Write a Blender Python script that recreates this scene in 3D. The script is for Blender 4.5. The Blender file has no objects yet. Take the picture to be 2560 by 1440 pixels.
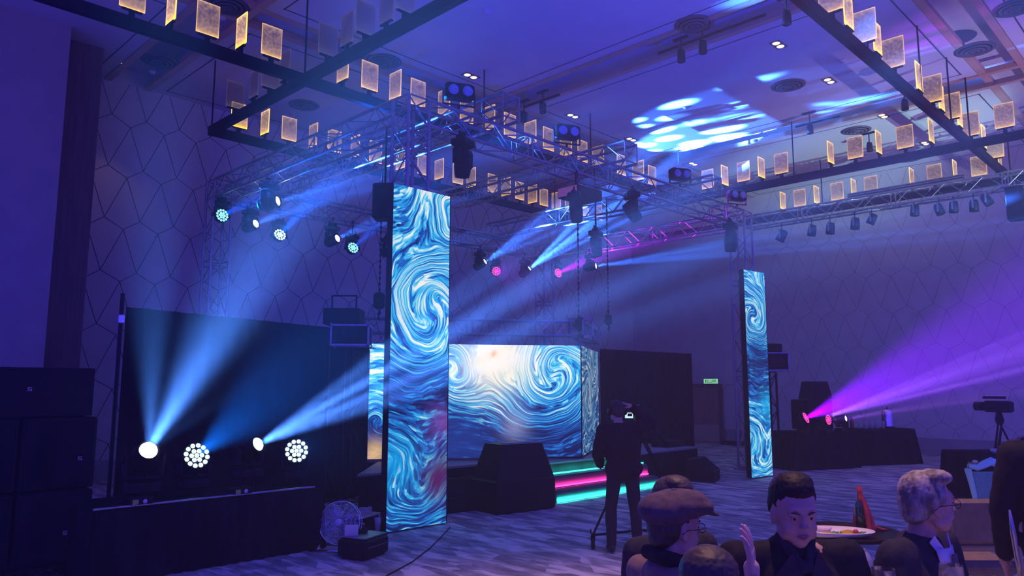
import bpy, math, random
from mathutils import Vector, Matrix
random.seed(7)
SC = bpy.context.scene
COL = SC.collection
PI = math.pi

# ---------------------------------------------------------------- camera
EYE = 1.65
YAW, PITCH, ROLL, FPX = math.radians(44.516), math.radians(7.568), math.radians(.0724), 1873.65
_F = Vector((math.cos(YAW)*math.cos(PITCH), math.sin(YAW)*math.cos(PITCH), math.sin(PITCH)))
_R0 = Vector((math.sin(YAW), -math.cos(YAW), 0)); _U0 = _R0.cross(_F)
_R = _R0*math.cos(ROLL)+_U0*math.sin(ROLL); _U = _U0*math.cos(ROLL)-_R0*math.sin(ROLL)
CAM = Vector((0, 0, EYE))
cd = bpy.data.cameras.new('camera'); cam = bpy.data.objects.new('camera', cd); COL.objects.link(cam)
cd.sensor_width = 36; cd.lens = FPX*36/2560; cd.clip_end = 200; cd.clip_start = .05
m3 = Matrix((_R, _U, -_F)).transposed()
cam.matrix_world = Matrix.Translation(CAM) @ m3.to_4x4()
SC.camera = cam

# survey helpers: a line of sight met with a real plane of the room gives a world point
def ray(px, py): return _F + _R*((px-1280)/FPX) - _U*((py-720)/FPX)
def onz(px, py, z=0.): d = ray(px, py); return CAM + d*((z-EYE)/d.z)
def onx(px, py, x): d = ray(px, py); return CAM + d*(x/d.x)
def ony(px, py, y): d = ray(px, py); return CAM + d*(y/d.y)
def dep(px, py, t): return CAM + ray(px, py)*t

# ---------------------------------------------------------------- view, world
SC.view_settings.view_transform = 'Standard'
SC.view_settings.look = 'None'
SC.view_settings.gamma = 1
SC.view_settings.use_curve_mapping = False
SC.view_settings.exposure = 0.0
cy = SC.cycles
cy.use_denoising = True
cy.use_light_tree = True
cy.max_bounces = 5; cy.diffuse_bounces = 2; cy.glossy_bounces = 2; cy.transmission_bounces = 4
cy.transparent_max_bounces = 12; cy.volume_bounces = 0
cy.sample_clamp_indirect = 2; cy.sample_clamp_direct = 0
cy.caustics_reflective = False; cy.caustics_refractive = False
w = bpy.data.worlds.new('world'); SC.world = w; w.use_nodes = True
w.node_tree.nodes['Background'].inputs[0].default_value = (.075, .045, 1., 1)
w.node_tree.nodes['Background'].inputs[1].default_value = 1.12

# ---------------------------------------------------------------- object helpers
def tag(o, label=None, cat=None, group=None, kind=None):
    if label: o['label'] = label
    if cat: o['category'] = cat
    if group: o['group'] = group
    if kind: o['kind'] = kind
    return o
def empty(name, loc=(0, 0, 0), label=None, cat=None, group=None, rz=0., parent=None):
    o = bpy.data.objects.new(name, None); COL.objects.link(o); o.empty_display_size = .1
    o.location = loc; o.rotation_euler = (0, 0, rz)
    if parent: o.parent = parent
    return tag(o, label, cat, group)
class MB:
    def __init__(s): s.v = []; s.f = []; s.m = []; s.sm = []
    def add(s, vs, fs, mi=0, smooth=False, M=None):
        b = len(s.v)
        if M is not None: vs = [M @ Vector(v) for v in vs]
        s.v += [tuple(v) for v in vs]
        s.f += [tuple(b+i for i in f) for f in fs]; s.m += [mi]*len(fs); s.sm += [smooth]*len(fs)
        return s
    def box(s, c, d, M=None, mi=0, taper=1., bev=0.):
        x, y, z = d[0]/2, d[1]/2, d[2]/2; c = Vector(c); t = taper
        if bev <= 0:
            vs = [Vector(p)+c for p in ((-x,-y,-z),(x,-y,-z),(x,y,-z),(-x,y,-z),(-x*t,-y*t,z),(x*t,-y*t,z),(x*t,y*t,z),(-x*t,y*t,z))]
            return s.add(vs, [(0,3,2,1),(4,5,6,7),(0,1,5,4),(1,2,6,5),(2,3,7,6),(3,0,4,7)], mi, False, M)
        b = min(bev, x*.9, y*.9, z*.9); vs = []; fs = []
        rings = []
        for (zz, ins) in ((-z, b), (-z+b, 0), (z-b, 0), (z, b)):
            k = 1+(t-1)*(zz+z)/(2*z)
            X, Y = (x-ins)*k, (y-ins)*k; bb = b*.8
            ring = [(-X+bb,-Y),(X-bb,-Y),(X,-Y+bb),(X,Y-bb),(X-bb,Y),(-X+bb,Y),(-X,Y-bb),(-X,-Y+bb)]
            rings.append(len(vs)); vs += [Vector((a, e, zz))+c for a, e in ring]
        for r in range(3):
            for i in range(8):
                j = (i+1) % 8; fs.append((rings[r]+i, rings[r]+j, rings[r+1]+j, rings[r+1]+i))
        fs.append(tuple(reversed(range(8)))); fs.append(tuple(rings[3]+i for i in range(8)))
        return s.add(vs, fs, mi, False, M)
    def tube(s, a, b, r, r2=None, n=8, mi=0, cap=True, smooth=True):
        a = Vector(a); b = Vector(b); d = b-a
        if d.length < 1e-6: return s
        q = d.to_track_quat('Z', 'Y'); r2 = r if r2 is None else r2; vs = []
        for (p, rr) in ((a, r), (b, r2)):
            vs += [p+q @ Vector((rr*math.cos(2*PI*i/n), rr*math.sin(2*PI*i/n), 0)) for i in range(n)]
        fs = [(i, (i+1) % n, n+(i+1) % n, n+i) for i in range(n)]
        s.add(vs, fs, mi, smooth)
        if cap: s.add(vs, [tuple(reversed(range(n))), tuple(range(n, 2*n))], mi, False)
        return s
    def path(s, pts, r, n=6, mi=0, closed=False):
        pts = [Vector(p) for p in pts]; L = len(pts); rings = []; vs = []
        rr = r if isinstance(r, (list, tuple)) else [r]*L
        up = Vector((0, 0, 1))
        for i, p in enumerate(pts):
            if closed: d = pts[(i+1) % L]-pts[i-1]
            else: d = pts[min(i+1, L-1)]-pts[max(i-1, 0)]
            d.normalize(); x = d.cross(up)
            if x.length < .05: x = d.cross(Vector((1, 0, 0)))
            x.normalize(); y = d.cross(x)
            vs += [p+x*rr[i]*math.cos(2*PI*k/n)+y*rr[i]*math.sin(2*PI*k/n) for k in range(n)]
        fs = []
        for i in range(L if closed else L-1):
            j = (i+1) % L
            for k in range(n): fs.append((i*n+k, i*n+(k+1) % n, j*n+(k+1) % n, j*n+k))
        if not closed: fs += [tuple(reversed(range(n))), tuple((L-1)*n+k for k in range(n))]
        return s.add(vs, fs, mi, True)
    def lathe(s, prof, c=(0, 0, 0), n=24, M=None, mi=0, smooth=True):
        vs = []; c = Vector(c); fs = []
        for (r, z) in prof: vs += [Vector((r*math.cos(2*PI*i/n), r*math.sin(2*PI*i/n), z))+c for i in range(n)]
        for k in range(len(prof)-1):
            for i in range(n): fs.append((k*n+i, k*n+(i+1) % n, (k+1)*n+(i+1) % n, (k+1)*n+i))
        if prof[0][0] > 1e-4: fs.append(tuple(reversed(range(n))))
        if prof[-1][0] > 1e-4: fs.append(tuple((len(prof)-1)*n+i for i in range(n)))
        return s.add(vs, fs, mi, smooth, M)
    def ball(s, c, r, M=None, mi=0, nu=16, nv=10):
        rx, ry, rz = (r, r, r) if isinstance(r, (int, float)) else r
        vs = [(0, 0, -rz)]; fs = []
        for j in range(1, nv):
            t = -PI/2+PI*j/nv
            vs += [(rx*math.cos(t)*math.cos(2*PI*i/nu), ry*math.cos(t)*math.sin(2*PI*i/nu), rz*math.sin(t)) for i in range(nu)]
        vs.append((0, 0, rz)); T = len(vs)-1
        for i in range(nu):
            k = (i+1) % nu
            fs.append((0, 1+k, 1+i)); fs.append((T, 1+(nv-2)*nu+i, 1+(nv-2)*nu+k))
            for j in range(nv-2): fs.append((1+j*nu+i, 1+j*nu+k, 1+(j+1)*nu+k, 1+(j+1)*nu+i))
        c = Vector(c); vs = [(M @ Vector(v) if M is not None else Vector(v))+c for v in vs]
        return s.add(vs, fs, mi, True)
    def capsule(s, a, b, ra, rb, n=14):
        a = Vector(a); b = Vector(b); s.tube(a, b, ra, rb, n); s.ball(a, ra, nu=n, nv=8); s.ball(b, rb, nu=n, nv=8); return s
    def prism(s, poly, z0, z1, mi=0):
        n = len(poly); vs = [(x, y, z0) for x, y in poly]+[(x, y, z1) for x, y in poly]
        return s.add(vs, [tuple(reversed(range(n))), tuple(range(n, 2*n))]+[(i, (i+1) % n, n+(i+1) % n, n+i) for i in range(n)], mi)
    def mesh(s, name, mats):
        me = bpy.data.meshes.new(name); me.from_pydata(s.v, [], s.f)
        me.polygons.foreach_set('material_index', s.m); me.polygons.foreach_set('use_smooth', s.sm)
        for m in (mats if isinstance(mats, (list, tuple)) else [mats]): me.materials.append(m)
        me.update(); return me
    def build(s, name, mats, parent=None, **k):
        o = bpy.data.objects.new(name, s.mesh(name, mats)); COL.objects.link(o)
        if parent: o.parent = parent
        return tag(o, **k)
def copy_tree(o, parent=None):
    c = o.copy(); COL.objects.link(c)
    if parent: c.parent = parent
    for ch in list(o.children): copy_tree(ch, c)
    return c
def frame_to(d, up=(0, 0, 1)):
    return Vector(d).to_track_quat('-Z', 'Y').to_matrix().to_4x4()

# ---------------------------------------------------------------- materials
MATS = {}
def mat(name, color=(.5, .5, .5), rough=.6, metal=0., spec=.5, emit=None, es=0., alpha=1., trans=0., coat=0., sheen=0.):
    m = bpy.data.materials.new(name); m.use_nodes = True; b = m.node_tree.nodes['Principled BSDF']
    b.inputs['Base Color'].default_value = (*color, 1); b.inputs['Roughness'].default_value = rough
    b.inputs['Metallic'].default_value = metal; b.inputs['Specular IOR Level'].default_value = spec
    b.inputs['Transmission Weight'].default_value = trans; b.inputs['Alpha'].default_value = alpha
    b.inputs['Coat Weight'].default_value = coat; b.inputs['Sheen Weight'].default_value = sheen
    if emit: b.inputs['Emission Color'].default_value = (*emit, 1); b.inputs['Emission Strength'].default_value = es
    MATS[name] = m; return m
def N(m, t, **k):
    n = m.node_tree.nodes.new(t)
    for a, v in k.items():
        if a in n.inputs.keys() if isinstance(a, str) else False: n.inputs[a].default_value = v
        else: setattr(n, a, v)
    return n
def lk(m, a, b): m.node_tree.links.new(a, b)
def noisy(name, c1, c2, scale=8., rough=.8, stretch=(1, 1, 1), rot=(0, 0, 0), detail=6, bump=0., lo=.35, hi=.65, **k):
    m = mat(name, c1, rough, **k); b = m.node_tree.nodes['Principled BSDF']
    tc = N(m, 'ShaderNodeTexCoord'); mp = N(m, 'ShaderNodeMapping'); nz = N(m, 'ShaderNodeTexNoise'); cr = N(m, 'ShaderNodeValToRGB')
    mp.inputs['Scale'].default_value = stretch; mp.inputs['Rotation'].default_value = rot
    nz.inputs['Scale'].default_value = scale; nz.inputs['Detail'].default_value = detail
    cr.color_ramp.elements[0].position = lo; cr.color_ramp.elements[1].position = hi
    cr.color_ramp.elements[0].color = (*c1, 1); cr.color_ramp.elements[1].color = (*c2, 1)
    lk(m, tc.outputs['Object'], mp.inputs['Vector']); lk(m, mp.outputs[0], nz.inputs['Vector'])
    lk(m, nz.outputs['Fac'], cr.inputs[0]); lk(m, cr.outputs[0], b.inputs['Base Color'])
    if bump:
        bp = N(m, 'ShaderNodeBump'); bp.inputs['Strength'].default_value = bump; bp.inputs['Distance'].default_value = .01
        lk(m, nz.outputs['Fac'], bp.inputs['Height']); lk(m, bp.outputs[0], b.inputs['Normal'])
    return m
noisy('plaster', (.72, .70, .69), (.79, .77, .76), 2.5, .85)
noisy('pilaster_stone', (.48, .44, .42), (.54, .49, .46), 3, .8)
noisy('wood_panel', (.16, .10, .08), (.24, .15, .11), 3, .55, (6, 6, .4))
noisy('ceiling_paint', (.76, .76, .77), (.82, .82, .83), 1.2, .85)
mat('groove', (.06, .06, .08), .8)
noisy('ceiling_rail', (.62, .40, .28), (.72, .48, .34), 2, .45)
mat('recess', (.16, .14, .14), .9)
noisy('alu', (.34, .35, .38), (.44, .45, .48), 12, .32, metal=.85)
mat('black_metal', (.014, .014, .018), .45, .0, .2)
mat('black_paint', (.014, .014, .018), .6, 0., .15)
mat('dark_plastic', (.012, .012, .015), .5, 0., .15)
noisy('black_cloth', (.010, .010, .014), (.020, .020, .026), 5, .92, (1, 1, .3), spec=.04)
mat('rubber', (.012, .012, .012), .8)
mat('chrome', (.8, .8, .82), .15, 1.)
mat('glass_lens', (.2, .25, .3), .05, .0, .8)

# ---------------------------------------------------------------- haze of the fog machines filling the hall
ZC = 7.34; YL = 14.74; XR = 20.8
hz = bpy.data.materials.new('haze'); hz.use_nodes = True; nt = hz.node_tree; nt.nodes.clear()
vo = nt.nodes.new('ShaderNodeOutputMaterial'); vs_ = nt.nodes.new('ShaderNodeVolumeScatter')
vs_.inputs['Color'].default_value = (.93, .95, 1, 1); vs_.inputs['Density'].default_value = .0095; vs_.inputs['Anisotropy'].default_value = .25
nt.links.new(vs_.outputs[0], vo.inputs['Volume'])
HAZE = MB().box((9.4, 4.8, 3.67), (22.7, 19.8, 7.32)).build('stage_haze', hz, label='thin blue haze hanging in the air of the whole hall', cat='haze', kind='stuff')
HAZE.display_type = 'WIRE'

# ---------------------------------------------------------------- floor
fl = mat('carpet', (.3, .3, .32), .95); b = fl.node_tree.nodes['Principled BSDF']
tc = N(fl, 'ShaderNodeTexCoord'); mp = N(fl, 'ShaderNodeMapping'); mp.inputs['Rotation'].default_value = (0, 0, math.radians(45)); mp.inputs['Scale'].default_value = (2.4, .75, 1)
n1 = N(fl, 'ShaderNodeTexNoise'); n1.inputs['Scale'].default_value = 2.6; n1.inputs['Detail'].default_value = 5; n1.inputs['Roughness'].default_value = .6
vo1 = N(fl, 'ShaderNodeTexVoronoi'); vo1.inputs['Scale'].default_value = 3.2
mx = N(fl, 'ShaderNodeMixRGB'); mx.blend_type = 'ADD'; mx.inputs[0].default_value = .35
cr = N(fl, 'ShaderNodeValToRGB'); e = cr.color_ramp.elements
e[0].position = .40; e[0].color = (.22, .215, .22, 1); e[1].position = .62; e[1].color = (.78, .74, .68, 1)
e2 = cr.color_ramp.elements.new(.52); e2.color = (.42, .40, .38, 1)
lk(fl, tc.outputs['Object'], mp.inputs[0]); lk(fl, mp.outputs[0], n1.inputs['Vector']); lk(fl, mp.outputs[0], vo1.inputs['Vector'])
lk(fl, n1.outputs['Fac'], mx.inputs[1]); lk(fl, vo1.outputs['Color'], mx.inputs[2])
bw = N(fl, 'ShaderNodeRGBToBW'); lk(fl, mx.outputs[0], bw.inputs[0]); 
sb = N(fl, 'ShaderNodeMath'); sb.operation = 'MULTIPLY'; sb.inputs[1].default_value = .78; lk(fl, bw.outputs[0], sb.inputs[0])
lk(fl, sb.outputs[0], cr.inputs[0]); lk(fl, cr.outputs[0], b.inputs['Base Color'])
MB().box((9.5, 5.0, -.05), (24.6, 21, .1)).build('floor', fl, kind='structure')

# ---------------------------------------------------------------- walls
def pattern(mb, x0, x1, z0, z1, to, p=.56, V=.80, a=.20, lw=.011, mi=1):
    """raised seams of the wall panelling: rows of zigzag joined by long slanting lines"""
    def seg(a0, b0):
        (ax, az), (bx, bz) = a0, b0; dx, dz = bx-ax, bz-az; L = math.hypot(dx, dz)
        # clip to the wall
        t0, t1 = 0., 1.
        for (s, d, lo, hi) in ((ax, dx, x0, x1), (az, dz, z0, z1)):
            if abs(d) < 1e-9:
                if not lo <= s <= hi: return
                continue
            u, v = (lo-s)/d, (hi-s)/d
            if u > v: u, v = v, u
            t0 = max(t0, u); t1 = min(t1, v)
        if t1-t0 < 1e-3: return
        bx, bz, ax, az = ax+dx*t1, az+dz*t1, ax+dx*t0, az+dz*t0
        nx, nz = -dz/L*lw/2, dx/L*lw/2
        q = [(ax+nx, az+nz), (bx+nx, bz+nz), (bx-nx, bz-nz), (ax-nx, az-nz)]
        vs = [to(x, z, 0.) for x, z in q]+[to(x, z, .004) for x, z in q]
        mb.add(vs, [(4, 5, 6, 7), (0, 1, 5, 4), (1, 2, 6, 5), (2, 3, 7, 6), (3, 0, 4, 7)], mi)
    r = 0; z = z1+V*.35
    while z > z0-V:
        k0 = int(x0/p)-1; k1 = int(x1/p)+2
        for k in range(k0, k1):
            U = (k*p, z); Lp = ((k+.5)*p, z-a*.62); U2 = ((k+1)*p, z)
            off = .05*p
            seg(U, (Lp[0]+off, Lp[1])); seg((Lp[0]+off, Lp[1]), U2)
            seg((Lp[0]+off, Lp[1]), (k*p, z-V)); seg((Lp[0]+off, Lp[1]), ((k+1)*p, z-V))
        z -= V; r += 1
mb = MB().box((9.4, YL+.1, ZC/2+.15), (24, .2, ZC+.3)); pattern(mb, 2.6, 19.5, .35, ZC, lambda x, z, d: (x, YL-d, z), p=.62, V=.98, a=.30)
mb.build('wall_left', [MATS['plaster'], MATS['groove']], kind='structure')
mb = MB().box((XR+.1, 5.0, ZC/2+.15), (.2, 19.6, ZC+.3)); pattern(mb, -3, 10.0, .45, ZC, lambda y, z, d: (XR-d, y, z), p=.62, V=.98, a=.30, lw=.008)
mb.build('wall_right', [MATS['plaster'], mat('seam_soft', (.36, .35, .36), .8)], kind='structure')
MB().box((XR-.012, 5.0, .21), (.024, 19.4, .42)).build('baseboard_right', noisy('skirting', (.40, .38, .38), (.46, .44, .44), 2, .7), kind='structure')
MB().box((11.6, YL-.012, .18), (17.5, .024, .36)).build('baseboard_left', MATS['skirting'], kind='structure')
# pilasters at the near left end of the hall
def pil(pxl, pxr, y, mt, name, depth):
    a = ony(pxl, 800, y); c = ony(pxr, 800, y)
    MB().box(((a.x+c.x)/2, y+depth/2, ZC/2), (c.x-a.x, depth, ZC)).build(name, MATS[mt], kind='structure')
pil(118, 208, 13.4, 'wood_panel', 'trim_1', 1.2)
pil(-420, 118, 12.9, 'pilaster_stone', 'wall_near', 1.6)

# ---------------------------------------------------------------- ceiling: plaster rafts with recessed channels between
xs = [-2.0, 4.15, 5.0, 9.9, 10.75, 15.3, 16.15, 20.8]; ys = [-5, 2.35, 3.1, 10.2, 10.9, YL]
cl = MB()
cl.box((9.4, 4.9, ZC+.37), (23, 20, .1), mi=0)
for i in range(0, len(xs), 2):
    for j in range(0, len(ys), 2):
        x0, x1, y0, y1 = xs[i], xs[i+1], ys[j], ys[j+1]
        cl.box(((x0+x1)/2, (y0+y1)/2, ZC+.16), (x1-x0, y1-y0, .32), mi=0)
        # a thin shadow gap line inside each raft
        for (cx, cy_, sx, sy) in (((x0+x1)/2, y0+.22, x1-x0-.4, .02), ((x0+x1)/2, y1-.22, x1-x0-.4, .02), (x0+.22, (y0+y1)/2, .02, y1-y0-.4), (x1-.22, (y0+y1)/2, .02, y1-y0-.4)):
            cl.box((cx, cy_, ZC-.001), (sx, sy, .006), mi=1)
cl.build('ceiling', [MATS['ceiling_paint'], MATS['groove']], kind='structure')
k = 0
for i in range(0, len(xs)-2, 2):
    for sgn, x in ((1, xs[i+1]), (-1, xs[i+2])):
        MB().box((x+sgn*.07, 4.9, ZC+.03), (.12, 19.7, .10)).build('trim_%d' % (k+2), MATS['ceiling_rail'], kind='structure'); k += 1
for j in range(0, len(ys)-2, 2):
    for sgn, y in ((1, ys[j+1]), (-1, ys[j+2])):
        MB().box((9.4, y+sgn*.07, ZC+.035), (22.8, .12, .085)).build('trim_%d' % (k+2), MATS['ceiling_rail'], kind='structure'); k += 1
# black drape closing the back of the stage and the door beside it
p0, p1 = onx(1545, 900, XR-.35), onx(1728, 900, XR-.35)
def drape(a, b, h, name, label, cat='curtain', folds=.28, amp=.035, z0=.02, top=None):
    a = Vector(a); b = Vector(b); L = (b-a).length; d = (b-a)/L; nrm = Vector((-d.y, d.x, 0)); n = max(8, int(L/.05)); vs = []; fs = []
    rows = 10
    for r in range(rows+1):
        f = r/rows
        for i in range(n+1):
            s = i/n*L
            A = amp*(1.15-.55*f)*(1+.4*math.sin(s*1.3+.7))
            off = A*math.sin(2*PI*s/folds+.6*math.sin(s*2.1))
            hh = h if top is None else top(i/n)
            p = a+d*s+nrm*off; vs.append((p.x, p.y, z0+(hh-z0)*f))
    for r in range(rows):
        for i in range(n):
            q = r*(n+1)+i; fs.append((q, q+1, q+n+2, q+n+1))
    o = MB().add(vs, fs, 0, True).build(name, MATS['black_cloth'])
    sm = o.modifiers.new('thick', 'SOLIDIFY'); sm.thickness = .006
    return tag(o, label, cat)
drape((14.75, 11.45, 0), (18.53, 11.18, 0), 2.60, 'stage_drape', 'tall black drape closing the hall behind the stage, left of the exit door')

# door leaf, door frame and the EXIT style sign
d0, d1 = onx(1729, 1000, XR), onx(1800, 1000, XR)
dz = onx(1765, 968, XR-.03).z; dy0, dy1 = d1.y, d0.y
df = MB(); yc = (dy0+dy1)/2; w_ = dy1-dy0
for (y, sy) in ((dy0-.04, .08), (dy1+.04, .08)): df.box((XR-.03, y, dz/2), (.1, sy, dz))
df.box((XR-.03, yc, dz+.04), (.1, w_+.16, .08))

# ---------------------------------------------------------------- aluminium trusses
def truss_parts(root, a, b, w, u, v, bay=None, cr_=.024, br=.0095, ends=True):
    """box truss from a to b (nearest chord), cross-section spans u*w and v*w"""
    a = Vector(a); b = Vector(b); u = Vector(u).normalized()*w; v = Vector(v).normalized()*w
    L = (b-a).length; d = (b-a)/L; bay = bay or w*1.18; n = max(1, round(L/bay)); st = L/n
    cs = [Vector((0, 0, 0)), u, u+v, v]
    for c in cs:
        MB().tube(a+c, b+c, cr_, n=10).build('chord', MATS['alu'], root)
    for f in range(4):
        m = MB(); c0, c1 = cs[f], cs[(f+1) % 4]
        for i in range(n):
            p, q = (c0, c1) if (i+f) % 2 == 0 else (c1, c0)
            m.tube(a+p+d*st*(i+.04), a+q+d*st*(i+.96), br, n=6, cap=False)
        for e in ((0, n) if ends else ()):
            m.tube(a+c0+d*st*e, a+c1+d*st*e, br*1.2, n=6, cap=False)
        i = 0
        while i <= n:            # section joints: double rungs
            if 0 < i < n:
                for o in (-.05, .05): m.tube(a+c0+d*(st*i+o), a+c1+d*(st*i+o), br*1.2, n=6, cap=False)
            i += max(4, int(2.2/st))
        m.build('bracing', MATS['alu'], root)
def truss(a, b, w, u, v, label, group=None, name='lighting_truss', **k):
    root = empty(name, a, label, 'truss', group); M = -Vector(a)
    truss_parts(root, (0, 0, 0), Vector(b)+M, w, u, v, **k); return root
TW = .33
X0, X1, Y0, Y1, ZT, ZB = 5.56, 14.67, 7.30, 13.23, 5.34, 5.01
UX, UY, UZ = (1, 0, 0), (0, 1, 0), (0, 0, 1)
def tower(x, y, label):
    r = truss((x, y, .05), (x, y, ZT), TW, UX, UY, label, name='truss_tower')
    MB().box((TW/2, TW/2+.05, -.035), (.46, .40, .03), bev=.006).build('base_plate', MATS['alu'], r)
    return r
tower(X0, Y0, 'square aluminium truss tower behind the large swirl screen at centre')
tower(X0, Y1-TW, 'aluminium truss tower rising behind the black curtain on the left')
tower(X1-TW, Y0, 'aluminium truss tower beside the narrow far right swirl screen')
tower(X1-TW, Y1-TW, 'dim truss tower far behind the stage screen wall')
truss((X0+TW, Y0, ZB), (X1-TW, Y0, ZB), TW, UZ, UY, 'front truss of the rig carrying four dark moving heads')
truss((X0, Y0+TW, ZB), (X0, Y1-TW, ZB), TW, UZ, UX, 'left side truss of the rig, glowing bright blue')
truss((X0+TW, Y1-TW, ZB), (X1-TW, Y1-TW, ZB), TW, UZ, UY, 'back truss of the rig above the row of beam and wash lights')
truss((X1-TW, Y0+TW, ZB), (X1-TW, Y1-TW, ZB), TW, UZ, UX, 'right side truss of the rig tinted magenta')
for x, lb in ((6.98, 'crossing truss lying on the rig nearest the camera, lit white'), (9.83, 'middle of the three crossing trusses lying on the rig'), (12.65, 'crossing truss lying on the rig nearest the far tower')):
    truss((x, 7.05, ZT+.03), (x, Y1+.1, ZT+.03), TW, UZ, UX, lb)
truss((17.25, -1.0, 5.62), (17.25, 8.75, 5.62), .30, UZ, UX, 'front of house truss on the right with a row of small spotlights')

# bundled spare pipes lying on the front of house truss
for k_, (dx, dzz) in enumerate(((0, 0), (.06, .0), (.03, .05))):
    o = MB().tube((17.3+dx, 3.9, 5.99+dzz), (17.3+dx, 6.25, 5.99+dzz), .024, n=10).build('spare_pipe', MATS['alu'], label='one of three silver pipes bundled on top of the front of house truss', cat='pipe', group='spare pipes on the front of house truss')

# ---------------------------------------------------------------- LED screens
def screen_mat(name, swirls, size, warm=None, dark=.45, strength=1.6, seed=0., bandsc=1.4, cols=None, sub=None):
    m = bpy.data.materials.new(name); m.use_nodes = True; nt = m.node_tree; nt.nodes.clear()
    out = nt.nodes.new('ShaderNodeOutputMaterial'); em = nt.nodes.new('ShaderNodeEmission'); add = nt.nodes.new('ShaderNodeAddShader'); gl = nt.nodes.new('ShaderNodeBsdfGlossy')
    gl.inputs['Color'].default_value = (.03, .03, .03, 1); gl.inputs['Roughness'].default_value = .5
    uv = nt.nodes.new('ShaderNodeUVMap'); uv.uv_map = 'UVMap'
    def L(a, b): nt.links.new(a, b)
    def M_(op, a, b=None, c=None):
        n = nt.nodes.new('ShaderNodeMath'); n.operation = op
        for i, q in enumerate((a, b, c)):
            if q is None: continue
            if isinstance(q, (int, float)): n.inputs[i].default_value = q
            else: L(q, n.inputs[i])
        return n.outputs[0]
    # wobble
    nz = nt.nodes.new('ShaderNodeTexNoise'); nz.inputs['Scale'].default_value = bandsc; nz.inputs['Detail'].default_value = 2
    L(uv.outputs[0], nz.inputs['Vector'])
    vm = nt.nodes.new('ShaderNodeVectorMath'); vm.operation = 'MULTIPLY_ADD'; vm.inputs[1].default_value = (.35, .35, 0); L(nz.outputs['Color'], vm.inputs[0]); L(uv.outputs[0], vm.inputs[2])
    cur = vm.outputs[0]
    for (cx, cy_, R_, turns) in swirls:
        d = nt.nodes.new('ShaderNodeVectorMath'); d.operation = 'DISTANCE'; d.inputs[1].default_value = (cx+.17, cy_+.17, 0); L(cur, d.inputs[0])
        q = M_('DIVIDE', d.outputs['Value'], R_); q = M_('MULTIPLY', q, q); q = M_('MULTIPLY', q, -1.); q = M_('EXPONENT', q); q = M_('MULTIPLY', q, turns*2*PI)
        r = nt.nodes.new('ShaderNodeVectorRotate'); r.rotation_type = 'Z_AXIS'; r.inputs['Center'].default_value = (cx+.17, cy_+.17, 0); L(cur, r.inputs['Vector']); L(q, r.inputs['Angle']); cur = r.outputs[0]
    def strokes(sx, sy, sc, det, off):
        mp = nt.nodes.new('ShaderNodeMapping'); mp.inputs['Scale'].default_value = (sx, sy, 1); mp.inputs['Location'].default_value = (seed+off, off*2, off); L(cur, mp.inputs[0])
        n = nt.nodes.new('ShaderNodeTexNoise'); n.inputs['Scale'].default_value = sc; n.inputs['Detail'].default_value = det; n.inputs['Roughness'].default_value = .62; L(mp.outputs[0], n.inputs['Vector']); return n.outputs['Fac']
    a = strokes(.55, 3.6, 2.3, 3, 0.); b_ = strokes(2.2, 13, 2.0, 4, 3.)
    # dab texture, unwarped
    vr = nt.nodes.new('ShaderNodeTexVoronoi'); vr.inputs['Scale'].default_value = 13; mpv = nt.nodes.new('ShaderNodeMapping'); mpv.inputs['Scale'].default_value = (.6, 2.4, 1); L(cur, mpv.inputs[0]); L(mpv.outputs[0], vr.inputs['Vector'])
    dab = nt.nodes.new('ShaderNodeRGBToBW'); L(vr.outputs['Color'], dab.inputs[0])
    f = M_('ADD', M_('MULTIPLY', a, .62), M_('MULTIPLY', b_, .52)); f = M_('ADD', f, M_('MULTIPLY', dab.outputs[0], .24)); f = M_('SUBTRACT', f, .18)
    if sub is not None:   # vertical brightness composition of the picture shown
        sep = nt.nodes.new('ShaderNodeSeparateXYZ'); L(vm.outputs[0], sep.inputs[0])
        c2 = nt.nodes.new('ShaderNodeValToRGB'); el = c2.color_ramp.elements
        el[0].position = sub[0][0]; el[0].color = (sub[0][1],)*3+(1,); el[1].position = sub[-1][0]; el[1].color = (sub[-1][1],)*3+(1,)
        for (p, q) in sub[1:-1]: z = el.new(p); z.color = (q,)*3+(1,)
        L(M_('DIVIDE', M_('SUBTRACT', sep.outputs[1], .17), size[1]), c2.inputs[0]); s1 = M_('SUBTRACT', c2.outputs[0], .5)
        f = M_('ADD', f, s1)
    cr = nt.nodes.new('ShaderNodeValToRGB'); el = cr.color_ramp.elements
    cols = cols or [(.30, (.006, .012, .09)), (.40, (.01, .05, .30)), (.47, (.01, .16, .62)), (.53, (.02, .42, .85)), (.585, (.10, .62, .90)), (.63, (.55, .85, .95)), (.69, (1., .93, .85)), (.80, (1., .98, .92))]
    el[0].position = cols[0][0]; el[0].color = (*cols[0][1], 1); el[1].position = cols[-1][0]; el[1].color = (*cols[-1][1], 1)
    for (p, c) in cols[1:-1]: z = el.new(p); z.color = (*c, 1)
    L(f, cr.inputs[0]); col = cr.outputs[0]
    if warm:   # soft warm glow area of the picture
        for (cx, cy_, R_, amt, wc) in warm:
            d = nt.nodes.new('ShaderNodeVectorMath'); d.operation = 'DISTANCE'; d.inputs[1].default_value = (cx+.17, cy_+.17, 0); L(vm.outputs[0], d.inputs[0])
            q = M_('DIVIDE', d.outputs['Value'], R_); q = M_('MULTIPLY', q, q); q = M_('MULTIPLY', q, -1.); q = M_('EXPONENT', q)
            q = M_('MULTIPLY', q, amt); q = M_('MULTIPLY', q, M_('ADD', .65, M_('MULTIPLY', b_, .7))); q = M_('MINIMUM', q, 1.)
            mx = nt.nodes.new('ShaderNodeMixRGB'); L(q, mx.inputs[0]); L(col, mx.inputs[1]); mx.inputs[2].default_value = (*wc, 1); col = mx.outputs[0]
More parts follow.
